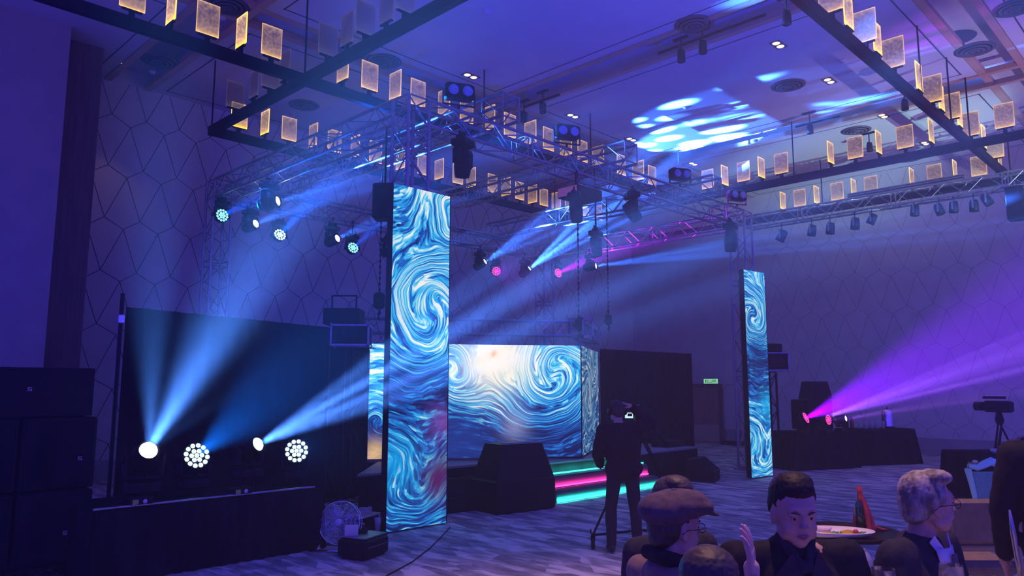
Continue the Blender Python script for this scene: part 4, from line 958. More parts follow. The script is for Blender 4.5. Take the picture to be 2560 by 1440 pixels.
def letters(parent, text, w, h, m, y, x0=None):
    S = {'E': [(0, .5, .18, 1), (.5, .91, 1, .18), (.5, .5, .8, .18), (.5, .09, 1, .18)], 'X': None, 'I': [(.5, .5, .2, 1)], 'T': [(.5, .91, 1, .18), (.5, .5, .2, 1)], 'L': [(.1, .5, .2, 1), (.5, .09, 1, .18)], 'U': [(.1, .5, .2, 1), (.9, .5, .2, 1), (.5, .09, 1, .18)],
         'K': None, 'A': [(.1, .45, .2, .9), (.9, .45, .2, .9), (.5, .91, .8, .18), (.5, .45, .8, .16)], 'R': [(.1, .5, .2, 1), (.5, .91, .9, .18), (.5, .5, .9, .16), (.9, .7, .2, .4), (.8, .2, .2, .45)]}
    n = len(text); st = w/n; mb = MB()
    for i, ch in enumerate(text):
        bx0 = -w/2+i*st; ww = st*.72
        for c in (S.get(ch) or [(.5, .5, .25, 1)]):
            cx, cz, sx, sz = c; cx = max(.09, cx); mb.box((bx0+cx*ww, y, (cz-.5)*h), (sx*ww, .004, sz*h))
        if ch == 'K':
            mb.box((bx0+.75*ww, y, h*.25), (.25*ww, .004, h*.45)); mb.box((bx0+.75*ww, y, -h*.25), (.25*ww, .004, h*.45))
    mb.build('lettering', m, parent)
letters(r, 'KELUAR', .40, .085, mat('exit_text', (.02, .30, .08), .5), -.032)
MB().box((.19, -.03, -.10), (.03, .03, .03)).build('indicator', emis('red_dot', (1, .03, .05), 2.5), r)
q = onx(1832, 1085, XR-.5); r = empty('luggage_stand', (q.x, q.y, 0), 'thin upright brass rail stand beside the exit door', 'stand'); m = MB()
m.path([(0, -.25, .1), (0, -.25, 1.55), (0, -.18, 1.70), (0, .1, 1.75), (0, .25, 1.6), (0, .25, .1)], .012); m.build('rail', mat('brass', (.8, .55, .35), .25, 1.), r); MB().box((0, 0, .06), (.3, .62, .12)).build('base', MATS['black_metal'], r)
MB().box((XR-.012, 10.2, .02), (.02, 2.8, .04)).build('trim_20', MATS['kick'], kind='structure')

# ---------------------------------------------------------------- people
noisy('skin', (.42, .25, .18), (.50, .31, .23), 9, .55)
noisy('skin_pale', (.52, .34, .26), (.60, .40, .31), 9, .55)
mat('hair_black', (.008, .007, .009), .6, 0., .2); noisy('hair_dark', (.02, .014, .012), (.045, .032, .028), 60, .6, (1, 1, .2)); noisy('hair_grey', (.09, .08, .075), (.30, .27, .24), 30, .6, (1, 1, .45), lo=.42, hi=.58)
noisy('suit_black', (.010, .010, .014), (.018, .018, .024), 30, .8, spec=.12); noisy('suit_dark', (.02, .02, .032), (.032, .032, .045), 30, .8, spec=.12)
noisy('coat_tan', (.16, .10, .085), (.22, .145, .12), 14, .9); noisy('cap_wool', (.055, .035, .045), (.095, .062, .075), 40, .92)
mat('shirt_white', (.62, .60, .66), .7); noisy('tie_grey', (.05, .05, .06), (.12, .11, .12), 60, .5); mat('trouser_dark', (.012, .012, .018), .85); mat('shoe_dark', (.02, .02, .022), .4)
mat('frame_dark', (.03, .02, .02), .3, .5); mat('shirt_violet', (.05, .045, .07), .8); mat('eye_white', (.30, .28, .27), .5); mat('eye_dark', (.01, .01, .01), .2); mat('lip', (.36, .14, .12), .5); mat('pocket_square', (.80, .55, .50), .6)
def baked(mb, voxel, smooth=4, disp=None, push=0.):
    """union of the rounded volumes of mb as one continuous skin"""
    me = mb.mesh('tmp', MATS['skin']); o = bpy.data.objects.new('tmp', me); COL.objects.link(o)
    r = o.modifiers.new('r', 'REMESH'); r.mode = 'VOXEL'; r.voxel_size = voxel; r.use_smooth_shade = True
    if smooth: s = o.modifiers.new('s', 'SMOOTH'); s.factor = .5; s.iterations = smooth
    if disp:
        t = bpy.data.textures.new('t', 'CLOUDS'); t.noise_scale = disp[0]; t.noise_depth = 3
        d = o.modifiers.new('d', 'DISPLACE'); d.texture = t; d.strength = disp[1]; d.mid_level = .5; d.texture_coords = 'LOCAL'
    dg = bpy.context.evaluated_depsgraph_get(); ev = o.evaluated_get(dg); m2 = ev.to_mesh()
    vs = [tuple(v.co) for v in m2.vertices]; fs = [tuple(p.vertices) for p in m2.polygons]
    ev.to_mesh_clear(); bpy.data.objects.remove(o); bpy.data.meshes.remove(me)
    return vs, fs
def V(*a): return Vector(a)
def hand_mb(wrist, d, n, curl=.35, side=1, s=1., spread=.12):
    """d: along the palm, n: palm normal (fingers curl towards it), side: thumb side"""
    mb = MB(); d = Vector(d).normalized(); n = Vector(n); n = (n-d*n.dot(d)).normalized(); t = d.cross(n)*side; w = Vector(wrist)
    mb.capsule(w, w+d*.03*s, .026*s, .028*s)
    for k in range(4): mb.capsule(w+d*.015*s+t*(.018-.012*k)*s, w+d*.085*s+t*(.030-.020*k)*s, .015*s, .0115*s, n=10)
    for k in range(4):
        L = (.070, .080, .074, .058)[k]*s; a = w+d*.085*s+t*(.030-.020*k)*s; ang = spread*(1.5-k)*.5; c = curl*(.8+.12*k)
        dr = (d*math.cos(ang)+t*math.sin(ang)); r = .0092*s
        for j, f in enumerate((.45, .32, .23)):
            dr2 = (dr*math.cos(c*(j+.4))+n*math.sin(c*(j+.4))).normalized(); b = a+dr2*L*f*1.15
            mb.capsule(a, b, r, r*.92, n=10); a = b; r *= .92
    a = w+d*.022*s+t*.020*s; dr = (d*.62+t*.70+n*.25).normalized()
    for L, r in ((.045, .0125), (.034, .0105), (.026, .0090)):
        b = a+dr*L*s; mb.capsule(a, b, r*s, r*s*.9, n=10); a = b; dr = (dr+d*.28+n*.15).normalized()
    return mb
def head_mb(M, s=1., chin=1., beard=False):
    mb = MB()
    def b(c, r, m=None): 
        rm = Matrix.Diagonal((1, 1, 1)).to_4x4() if m is None else m
        mb.ball(M @ (Vector(c)*s), tuple(q*s for q in r), M=M.to_3x3().to_4x4() @ rm)
    b((0, -.015, .045), (.076, .094, .082)); b((0, .005, .005), (.071, .082, .085)); b((0, .030, -.045), (.056, .056, .062)); b((0, .052, -.085*chin), (.028, .026, .024))
    b((.036, .048, -.035), (.026, .030, .030)); b((-.036, .048, -.035), (.026, .030, .030)); b((0, .068, .040), (.052, .022, .022))
    b((.030, .078, .024), (.022, .010, .008)); b((-.030, .078, .024), (.022, .010, .008))
    b((0, .090, .004), (.010, .014, .024)); b((0, .104, -.017), (.013, .012, .010)); b((.012, .096, -.021), (.008, .009, .007)); b((-.012, .096, -.021), (.008, .009, .007))
    b((0, .080, -.050), (.024, .012, .007)); b((0, .078, -.060), (.020, .012, .007))
    for sx in (-1, 1):
        b((sx*.076, -.010, -.008), (.008, .018, .032), Matrix.Rotation(-.15, 4, 'X')); b((sx*.078, -.004, -.032), (.007, .009, .010)); b((sx*.050, .02, -.06), (.018, .040, .030))
    return mb
def face_bits(parent, M, s=1.):
    m = MB()
    for sx in (-1, 1):
        m.ball(M @ (V(sx*.030, .0745, .008)*s), (.0125*s, .008*s, .0075*s), M=M.to_3x3().to_4x4(), mi=0, nu=12, nv=8); m.ball(M @ (V(sx*.030, .0815, .008)*s), (.0048*s, .003*s, .0052*s), M=M.to_3x3().to_4x4(), mi=1, nu=10, nv=6)
    m.build('eyes', [MATS['eye_white'], MATS['eye_dark']], parent)
    m = MB()
    for sx in (-1, 1): m.path([M @ (V(sx*.014, .093, .026)*s), M @ (V(sx*.030, .091, .033)*s), M @ (V(sx*.048, .074, .028)*s)], [.0028*s, .0036*s, .0018*s], n=6)
    m.build('eyebrows', MATS['hair_dark'], parent)
    m = MB(); m.path([M @ (V(-.023, .082, -.053)*s), M @ (V(-.008, .0925, -.0505)*s), M @ (V(0, .093, -.052)*s), M @ (V(.008, .0925, -.0505)*s), M @ (V(.023, .082, -.053)*s)], [.001, .0042*s, .0035*s, .0042*s, .001], n=8)
    m.path([M @ (V(-.019, .083, -.058)*s), M @ (V(0, .0925, -.061)*s), M @ (V(.019, .083, -.058)*s)], [.001, .0050*s, .001], n=8)
    m.build('lips', MATS['lip'], parent)
def glasses(parent, M, s=1.):
    m = MB()
    for sx in (-1, 1):
        pts = [M @ (V(sx*.032+.023*math.cos(t), .100-.012*abs(math.cos(t))*0, .006+.018*math.sin(t))*s) for t in [2*PI*i/20 for i in range(20)]]; m.path(pts, .0016*s, n=6, closed=True)
        m.path([M @ (V(sx*.055, .100, .010)*s), M @ (V(sx*.078, .07, .010)*s), M @ (V(sx*.083, -.005, .006)*s), M @ (V(sx*.080, -.025, -.01)*s)], .0018*s, n=6)
    m.path([M @ (V(-.010, .101, .008)*s), M @ (V(0, .105, .012)*s), M @ (V(.010, .101, .008)*s)], .0016*s, n=6)
    return m.build('glasses', MATS['frame_dark'], parent)
def hair_mb(M, s=1., kind='short'):
    mb = MB()
    def b(c, r): mb.ball(M @ (Vector(c)*s), tuple(q*s for q in r), M=M.to_3x3().to_4x4())
    b((0, -.026, .058), (.082, .094, .083)); b((0, -.050, .015), (.079, .072, .080)); b((0, -.070, -.03), (.060, .046, .045))
    b((0, .030, .100), (.060, .048, .036))
    if kind == 'short': b((0, .0, .115), (.066, .066, .035)); b((0, .044, .098), (.05, .036, .028))
    if kind == 'side': b((.02, .02, .112), (.066, .068, .034)); b((-.055, -.02, .04), (.034, .06, .05)); b((.055, -.02, .04), (.034, .06, .05)); b((0, -.08, .03), (.06, .04, .06))
    if kind == 'bob':
        b((0, -.03, .07), (.095, .105, .085)); b((0, -.06, -.02), (.092, .075, .10))
    return mb
def person(name_loc, face, J, label, body_mat, jacket=None, trousers=None, hair=None, s=1., head_rot=None, hands=(), specs=False, shoes=True, voxel=.008, jr=1., extra=None, face_detail=True, chairless=False):
    """J: joints in local axes (x to the person's right is -x; +y is forward)"""
    rz = math.atan2(face.y, face.x)-PI/2
    root = empty('person', name_loc, label, 'person', None, rz)
    j = {k: Vector(v)*s for k, v in J.items()}
    Mh = Matrix.Translation(j['head']) @ (head_rot or Matrix.Identity(4))
    mb = head_mb(Mh, s); mb.capsule(j['neck']-V(0, .005, .03)*s, j['head']-V(0, .018, .03)*s, .058*s, .050*s)
    sh = (j['shL']+j['shR'])/2
    mb.ball((j['pelvis']), (.155*s, .11*s, .12*s)); mb.ball((j['pelvis']+sh)/2, (.14*s, .10*s, .20*s)); mb.ball(sh-V(0, 0, .10)*s, (.165*s, .105*s, .15*s))
    for a in 'LR':
        mb.capsule(j['sh'+a], sh+V(0, 0, .02)*s, .052*s, .06*s); mb.capsule(j['sh'+a], j['el'+a], .046*s, .038*s); mb.capsule(j['el'+a], j['wr'+a], .037*s, .026*s)
        mb.capsule(j['hip'+a], j['kn'+a], .078*s, .052*s); mb.capsule(j['kn'+a], j['an'+a], .050*s, .036*s)
    vs, fs = baked(mb, voxel*s, 3)
    B = MB().add(vs, fs, 0, True)
    for (wr, d, n, curl, side) in hands:
        v2, f2 = baked(hand_mb(j[wr] if isinstance(wr, str) else Vector(wr)*s, d, n, curl, side, s), .0032*s, 2); B.add(v2, f2, 0, True)
    B.build('body', MATS[body_mat], root)
    if face_detail: face_bits(root, Mh, s)
    if jacket:
        c = MB(); k = jr
        c.ball(sh-V(0, .0, .11)*s, (.185*s*k, .128*s*k, .165*s)); c.ball((j['pelvis']+sh)/2, (.172*s*k, .130*s*k, .22*s)); c.ball(j['pelvis']+V(0, 0, .02)*s, (.178*s*k, .140*s*k, .15*s))
        for a in 'LR':
            c.capsule(sh+V(0, -.01, .012)*s, j['sh'+a], .066*s, .068*s); c.capsule(j['sh'+a], j['el'+a], .068*s*k, .058*s*k); c.capsule(j['el'+a], j['el'+a].lerp(j['wr'+a], .90), .057*s*k, .042*s*k)
        c.ball(j['neck']-V(0, .01, .035)*s, (.098*s, .092*s, .055*s))
        vs, fs = baked(c, .011*s, 5, (.12, .018*s)); MB().add(vs, fs, 0, True).build('jacket', MATS[jacket], root)
    if trousers:
        c = MB(); c.ball(j['pelvis']-V(0, 0, .02)*s, (.162*s, .12*s, .12*s))
        for a in 'LR': c.capsule(j['hip'+a], j['kn'+a], .092*s, .070*s); c.capsule(j['kn'+a], j['an'+a]+V(0, 0, .01), .070*s, .058*s)
        vs, fs = baked(c, .011*s, 4, (.09, .016*s)); MB().add(vs, fs, 0, True).build('trousers', MATS[trousers], root)
    if hair:
        vs, fs = baked(hair_mb(Mh, s, hair[1]), .0055*s, 2, (.012, .007*s)); MB().add(vs, fs, 0, True).build('hair', MATS[hair[0]], root)
    if specs: glasses(root, Mh, s)
    if shoes:
        for a in 'LR':
            q = j['an'+a]; c = MB().ball(q+V(0, .065, -.045)*s, (.045*s, .115*s, .038*s)).ball(q+V(0, -.02, -.03)*s, (.040*s, .05*s, .05*s)); vs, fs = baked(c, .009*s, 3); MB().add([(x, y, max(z, .0)) for x, y, z in vs], fs, 0, True).build('shoe', MATS['shoe_dark'], root)
    return root, Mh, j
FH = Vector((math.cos(YAW), math.sin(YAW), 0)); RH = Vector((math.sin(YAW), -math.cos(YAW), 0))
def ground(p): return Vector((p.x, p.y, 0))
def seated(lean=0., sw=.19, arms=None):
    J = dict(pelvis=(0, 0, .50), neck=(0, .03+lean, 1.06), head=(0, .060+lean*1.2, 1.185), shL=(-sw, .02+lean, .99), shR=(sw, .02+lean, .99),
             elL=(-sw-.06, .06+lean, .73), elR=(sw+.06, .06+lean, .73), wrL=(-sw+.02, .30, .70), wrR=(sw-.02, .30, .70),
             hipL=(-.095, .03, .47), hipR=(.095, .03, .47), knL=(-.13, .43, .47), knR=(.13, .43, .47), anL=(-.13, .42, .09), anR=(.13, .42, .09))
    if arms: J.update(arms)
    return J
def rot(yaw=0., pitch=0., roll=0.): return Matrix.Rotation(yaw, 4, 'Z') @ Matrix.Rotation(pitch, 4, 'X') @ Matrix.Rotation(roll, 4, 'Y')
def lapels(root, j, s, shirt=True, tie='tie_grey', y=.135, w=.075, depth=.22):
    sh = (j['shL']+j['shR'])/2; y0 = sh.y+.108*s
    top = sh.z+.035*s
    if shirt:
        n = 8; vs = []; fs = []
        for i in range(n+1):
            f = i/n; hw = w*s*(1-f)**.8; z = top-depth*s*f; yy = y0+.030*s*math.sin(min(1, f*1.1)*PI*.6)
            vs += [(-hw, yy-.012*s, z), (0, yy+.006*s, z), (hw, yy-.012*s, z)]
        for i in range(n): fs += [(3*i, 3*i+3, 3*i+4, 3*i+1), (3*i+1, 3*i+4, 3*i+5, 3*i+2)]
        o = MB().add(vs, fs, 0, True).build('shirt_front', MATS['shirt_white'], root); sm = o.modifiers.new('t', 'SOLIDIFY'); sm.thickness = .004
        for sx in (-1, 1):
            o = MB().add([(sx*.012*s, y0+.014*s, top-.03*s), (sx*.055*s, y0-.02*s, top+.050*s), (sx*.068*s, y0-.035*s, top+.022*s), (sx*.045*s, y0+.012*s, top-.05*s)], [(0, 1, 2, 3)]).build('collar', MATS['shirt_white'], root); sm = o.modifiers.new('t', 'SOLIDIFY'); sm.thickness = .005
    if tie:
        m = MB(); vs = [(-.016*s, y0+.022*s, top-.02*s), (.016*s, y0+.022*s, top-.02*s), (.011*s, y0+.026*s, top-.05*s), (-.011*s, y0+.026*s, top-.05*s), (-.034*s, y0+.038*s, top-depth*s*.98), (.034*s, y0+.038*s, top-depth*s*.98)]
        o = m.add(vs, [(0, 3, 2, 1), (3, 4, 5, 2)]).build('tie', MATS[tie], root); sm = o.modifiers.new('t', 'SOLIDIFY'); sm.thickness = .008
def banquet_chair(p, face, label, mt='chair_brown', H=.76, kind=0, seat=.44):
    rz = math.atan2(face.y, face.x)-PI/2; r = empty('banquet_chair', p, label, 'chair', None, rz)
    MB().box((0, 0, seat-.04), (.44, .44, .08), bev=.03).build('seat', MATS[mt], r)
    M = Matrix.Translation((0, -.23, seat)) @ Matrix.Rotation(.12, 4, 'X')
    MB().box((0, 0, (H-seat)/2), (.43, .055, H-seat-.06), bev=.03, M=M).build('backrest', MATS[mt], r)
    for sx in (-1, 1):
        for sy in (-1, 1): MB().tube((sx*.19, sy*.19, seat-.06), (sx*.21, sy*.22, .0), .013, n=8).build('leg', MATS['chair_gold'], r)
    MB().box((0, 0, -.015), (.43, .06, .03), M=M @ Matrix.Translation((0, 0, .02))).build('lower_rail', MATS['chair_gold'], r)
    return r
noisy('chair_brown', (.16, .12, .085), (.21, .16, .12), 20, .85); mat('chair_gold', (.42, .32, .16), .4, .5)

# 1 man in the flat cap
def at_head(px, py, t): return dep(px, py, t)
def place(px, py, t, zhead, face, J, s):
    """stand point so that the head centre lies on the sight line"""
    h = dep(px, py, t); rz = math.atan2(face.y, face.x)-PI/2
    off = Matrix.Rotation(rz, 3, 'Z') @ (Vector(J['head'])*s)
    return Vector((h.x-off.x, h.y-off.y, 0)), h
f1 = (RH*.93+FH*.38).normalized(); J = seated(.02, .185); h = dep(1692, 1322, 2.8); s1 = (h.z)/1.185
p, h = place(1690, 1334, 2.8, 0, f1, J, s1)
root, Mh, j = person(p, f1, J, 'person in profile wearing a dark flat cap, glasses and a tan coat', 'skin', 'coat_tan', 'trouser_dark', ('hair_dark', 'short'), s1, rot(0, -.05, 0), specs=True, hands=[('wrL', (.3, 1, -.1), (0, 0, -1), .4, 1), ('wrR', (-.3, 1, -.1), (0, 0, -1), .4, -1)])
c = MB(); 
for (cc, rr) in (((0, -.01, .088), (.112, .142, .058)), ((0, -.060, .070), (.110, .100, .066)), ((0, .075, .088), (.100, .078, .040)), ((0, .02, .122), (.088, .11, .030))): c.ball(Mh @ (Vector(cc)*s1), tuple(q*s1 for q in rr), M=Mh.to_3x3().to_4x4())
c.ball(Mh @ (V(0, .128, .066)*s1), (.082*s1, .066*s1, .013*s1), M=Mh.to_3x3().to_4x4() @ Matrix.Rotation(-.22, 4, 'X'))
vs, fs = baked(c, .007, 4, (.09, .008)); cap = MB().add(vs, fs, 0, True).ball(Mh @ (V(0, -.01, .146)*s1), (.014, .014, .009)).build('flat_cap', MATS['cap_wool'], root)
c = MB(); c.capsule(j['neck']+V(-.05, .05, .0)*s1, j['neck']+V(-.06, -.06, .035)*s1, .030*s1, .030*s1); c.capsule(j['neck']+V(.05, .05, .0)*s1, j['neck']+V(.06, -.06, .035)*s1, .030*s1, .030*s1); c.capsule(j['neck']+V(-.06, -.06, .035)*s1, j['neck']+V(.06, -.06, .035)*s1, .030*s1, .030*s1)
vs, fs = baked(c, .009, 3); MB().add(vs, fs, 0, True).build('collar', MATS['suit_black'], root)
banquet_chair(p-f1*.02, f1, 'brown banquet chair under the person in the flat cap')
# 2 person hidden behind the cap
f2 = (-FH*.9+RH*.4).normalized(); J = seated(.0, .19); h = dep(1690, 1268, 3.35); s2 = h.z/1.185; p, h = place(1688, 1272, 3.35, 0, f2, J, s2)
person(p, f2, J, 'dark haired person almost hidden behind the flat cap', 'skin_pale', 'suit_dark', 'trouser_dark', ('hair_dark', 'short'), s2, rot(.4, -.1, 0), hands=[('wrL', (.3, 1, -.1), (0, 0, -1), .4, 1), ('wrR', (-.3, 1, -.1), (0, 0, -1), .4, -1)])
banquet_chair(p, f2, 'brown banquet chair under the person behind the flat cap')
# 3 dark hair closest to the camera with a raised hand
f3 = (FH*.75+RH*.3).normalized(); J = seated(.0, .18); h = dep(1778, 1486, 2.15); s3 = h.z/1.185
J = seated(.0, .18); p, h = place(1778, 1486, 2.15, 0, f3, J, s3)
rz3 = math.atan2(f3.y, f3.x)-PI/2; hw = Matrix.Rotation(-rz3, 3, 'Z') @ (dep(1880, 1440, 2.35)-p)/s3
J['wrR'] = tuple(hw); J['elR'] = (.25, .16, .86)
up = Matrix.Rotation(-rz3, 3, 'Z') @ (_U+_R*-.05); pn = Matrix.Rotation(-rz3, 3, 'Z') @ (-_R*.9+_F*.4)
person(p, f3, J, 'dark haired person closest to the camera with one hand raised', 'skin_pale', 'suit_black', 'trouser_dark', ('hair_dark', 'bob'), s3, rot(-.1, -.12, 0), hands=[('wrR', up, pn, .28, -1), ('wrL', (.3, 1, -.1), (0, 0, -1), .4, 1)], voxel=.009)
banquet_chair(p, f3, 'brown banquet chair under the dark haired person nearest the camera')
# 4 man in black suit facing the camera
f4 = (-FH+RH*.10).normalized(); J = seated(.02, .21); J['head'] = (0, .085, 1.165); h = dep(1986, 1282, 2.78); s4 = h.z/1.165; s4 *= 1.0; p, h = place(1986, 1282, 2.78, 0, f4, J, s4)
J['elL'] = (-.30, .03, .74); J['wrL'] = (-.16, .26, .70)
root, Mh, j = person(p, f4, J, 'person with short black hair in a black suit facing the camera, pink pocket square', 'skin', 'suit_black', 'trouser_dark', ('hair_black', 'short'), s4*1.0, rot(-.10, -.20, .03), hands=[('wrL', (.6, 1, 0), (0, 0, -1), .5, 1), ('wrR', (-.6, 1, 0), (0, 0, -1), .5, -1)], voxel=.0065, jr=1.10)
c = MB()
for sx in (-1, 1): c.capsule(j['neck']+V(sx*.055, .03, .02)*s4, j['neck']+V(sx*.012, .105, -.075)*s4, .022*s4, .018*s4)
vs, fs = baked(c, .008, 2); MB().add(vs, fs, 0, True).build('collar', MATS['suit_dark'], root)
for sx in (-1, 1):
    o = MB().add([(sx*.045*s4, j['neck'].y+.10*s4, j['neck'].z-.02*s4), (sx*.105*s4, j['neck'].y+.09*s4, j['neck'].z-.10*s4), (sx*.085*s4, j['neck'].y+.135*s4, j['neck'].z-.15*s4), (sx*.012*s4, j['neck'].y+.150*s4, j['neck'].z-.32*s4), (sx*.010*s4, j['neck'].y+.115*s4, j['neck'].z-.10*s4)], [(0, 1, 2, 3, 4)]).build('lapel', MATS['suit_dark'], root); sm = o.modifiers.new('t', 'SOLIDIFY'); sm.thickness = .008
MB().add([V(-.155, .150, .865)*s4, V(-.088, .170, .880)*s4, V(-.078, .170, .905)*s4, V(-.090, .170, .928)*s4, V(-.108, .165, .905)*s4], [(0, 1, 2, 3, 4)]).build('pocket_square', MATS['pocket_square'], root).modifiers.new('t', 'SOLIDIFY').thickness = .006
banquet_chair(p, f4, 'brown banquet chair under the person in the black suit')
# 5 grey haired man with tie
f5 = (-FH*.78+RH*.62).normalized(); J = seated(.05, .20); h = dep(2322, 1262, 3.05); s5 = h.z/1.185; p, h = place(2322, 1262, 3.05, 0, f5, J, s5)
root, Mh, j = person(p, f5, J, 'grey haired person with glasses, dark suit and tie looking away to the right', 'skin', 'suit_dark', 'trouser_dark', ('hair_grey', 'side'), s5, rot(.95, .02, 0), specs=True, hands=[('wrL', (.3, 1, -.1), (0, 0, -1), .4, 1), ('wrR', (-.3, 1, -.1), (0, 0, -1), .4, -1)], voxel=.0065, jr=1.16)
lapels(root, j, s5, depth=.34)
banquet_chair(p, f5, 'brown banquet chair under the grey haired person')
# 6 waiter at the right edge
f6 = (FH*.9+RH*.3).normalized()
JS = dict(pelvis=(0, 0, .93), neck=(0, .01, 1.45), head=(0, .03, 1.595), shL=(-.19, 0, 1.38), shR=(.19, 0, 1.38), elL=(-.25, .02, 1.10), elR=(.25, .02, 1.10), wrL=(-.23, .14, .88), wrR=(.23, .14, .88), hipL=(-.09, 0, .90), hipR=(.09, 0, .90), knL=(-.10, .02, .49), knR=(.10, .02, .49), anL=(-.11, 0, .09), anR=(.11, 0, .09))
p, h = place(2640, 1066, 3.5, 0, f6, JS, .97)
person(p, f6, JS, 'standing person in black cut off by the right edge of the photo', 'skin', 'suit_black', 'trouser_dark', ('hair_black', 'short'), .97, rot(0, -.1, 0), hands=[('wrL', (.1, .5, -1), (1, 0, 0), .5, -1), ('wrR', (-.1, .5, -1), (-1, 0, 0), .5, 1)], voxel=.009, jr=1.12)
# 7 cameraman
f7 = (FH*.97-RH*.12).normalized(); s7 = .885
JC = dict(pelvis=(.02, 0, .92), neck=(-.01, .06, 1.44), head=(-.02, .12, 1.575), shL=(-.20, .03, 1.375), shR=(.19, .03, 1.39), elL=(-.27, .06, 1.10), elR=(.40, .15, 1.44), wrL=(-.20, .24, .95), wrR=(.17, .14, 1.64), hipL=(-.09, 0, .90), hipR=(.11, 0, .90), knL=(-.13, .03, .49), knR=(.15, .02, .49), anL=(-.14, -.01, .09), anR=(.17, -.01, .09))
pc = (Vector((6.26, 4.74, 0))+Vector((6.52, 4.66, 0)))/2
root, Mh, j = person(pc, f7, JC, 'person with headphones seen from behind, scratching the head at a camera tripod', 'skin_pale', 'suit_black', 'trouser_dark', ('hair_dark', 'short'), s7, rot(.1, -.25, 0), hands=[('wrR', (-1, -.1, .45), (-.1, .2, -1), .35, 1), ('wrL', (.3, 1, -.2), (1, 0, 0), .5, -1)], voxel=.008, jr=1.28)
m = MB(); m.path([Mh @ (V(.088*math.cos(t), -.02, .02+.11*math.sin(t))*s7) for t in [PI*i/14 for i in range(15)]], .009, n=8)
for sx in (-1, 1): m.lathe([(.0, -.02), (.036, -.018), (.040, 0), (.034, .018), (0, .02)], M=Mh @ Matrix.Translation(V(sx*.090, -.02, .005)*s7) @ Matrix.Rotation(PI/2, 4, 'Y'), n=16)
m.build('headphones', MATS['dark_plastic'], root)
# tripod with video camera in front of him
tp = pc+FH*.50+RH*.27
r = empty('camera_tripod', ground(tp), 'black camera tripod on a wheeled dolly in front of the person with headphones', 'tripod', None, YAW-PI/2)
top = V(0, 0, 1.17); feet = [V(-.56, -.34, .14), V(.46, -.40, .14), V(0, .55, .14)]
for f_ in feet:
    d = (f_-top).normalized(); sd = d.cross(V(0, 0, 1)).normalized()
    m = MB()
    for q in (-.022, .022): m.tube(top+sd*q, top.lerp(f_, .55)+sd*q, .010, n=8)
    m.tube(top.lerp(f_, .42), f_, .012, n=8); m.build('leg', MATS['dark_plastic'], r)
    m = MB(); m.lathe([(0, -.018), (.055, -.016), (.055, .016), (0, .018)], M=Matrix.Translation((f_.x, f_.y, .058)) @ Matrix.Rotation(PI/2, 4, 'Y'), n=18); m.build('wheel', MATS['rubber'], r)
    m = MB(); m.box((f_.x, f_.y, .11), (.045, .03, .05)); m.tube(f_, (0, 0, .13), .013, n=8); m.path([(f_.x, f_.y, .12), (f_.x-.02, f_.y-.05, .16), (f_.x-.03, f_.y-.07, .21)], .008); m.build('dolly_arm', MATS['dark_plastic'], r)
m = MB(); m.lathe([(.03, 0), (.055, .01), (.055, .05), (.03, .09), (.035, .12), (0, .12)], c=top, n=16); m.build('fluid_head', MATS['dark_plastic'], r)
m = MB(); m.path([top+V(.04, -.02, .08), top+V(.14, -.12, .04), top+V(.22, -.26, -.10)], .011); m.path([top+V(.16, -.155, .01), top+V(.225, -.27, -.11)], .019, n=10); m.build('pan_handle', MATS['dark_plastic'], r)
cz = top+V(0, 0, .12)
r2 = empty('video_camera', ground(tp)+Vector((0, 0, cz.z)), 'small video camera with a lit flip screen on the tripod', 'camera', None, YAW-PI/2)
MB().box((0, .05, .06), (.11, .26, .12), bev=.02).build('body', MATS['dark_plastic'], r2); MB().lathe([(.04, 0), (.045, .02), (.045, .12), (.05, .13), (.0, .12)], M=Matrix.Translation((0, .17, .06)) @ Matrix.Rotation(-PI/2, 4, 'X'), n=18).build('lens', MATS['dark_plastic'], r2)
MB().box((0, 0, .165), (.03, .18, .025), bev=.008).box((0, -.08, .14), (.025, .025, .05)).build('top_handle', MATS['dark_plastic'], r2)
o = MB().box((0, 0, 0), (.10, .012, .072)).build('flip_screen', MATS['dark_plastic'], r2); o.location = (-.115, -.02, .06)
MB().box((0, -.0075, 0), (.088, .002, .060)).build('display', emis('lcd', (.55, .8, .9), 1.2), o); MB().box((.01, -.009, .005), (.05, .0015, .03)).build('picture', MATS['hair_dark'], o)
# second camera crew at the far right
r = empty('camera_tripod', ground(dep(2508, 1160, 9.2)), 'distant camera tripod with magenta rim light at the right edge', 'tripod', None, YAW-PI/2)
tz = dep(2508, 1060, 9.2).z; tt_ = V(0, 0, tz)
for f_ in (V(-.38, -.25, 0), V(.38, -.25, 0), V(0, .42, 0)):
    m = MB(); d = (f_-tt_).normalized(); sd = d.cross(V(0, 0, 1)).normalized()
    for q in (-.02, .02): m.tube(tt_+sd*q, tt_.lerp(f_, .6)+sd*q, .011, n=8)
    m.tube(tt_.lerp(f_, .5), f_, .012, n=8).build('leg', MATS['dark_plastic'], r)
MB().lathe([(.04, 0), (.05, .05), (.03, .14), (0, .14)], c=tt_, n=14).build('fluid_head', MATS['dark_plastic'], r)
r2 = empty('video_camera', r.location+Vector((0, 0, tz+.14)), 'video camera on the distant tripod at the right edge', 'camera', None, YAW-PI/2+.5)
MB().box((0, 0, .07), (.12, .32, .14), bev=.02).box((-.04, .02, .18), (.04, .26, .03)).build('body', MATS['dark_plastic'], r2); MB().lathe([(.05, 0), (.055, .03), (.055, .12), (0, .11)], M=Matrix.Translation((0, .16, .07)) @ Matrix.Rotation(-PI/2, 4, 'X'), n=16).build('lens', MATS['dark_plastic'], r2)
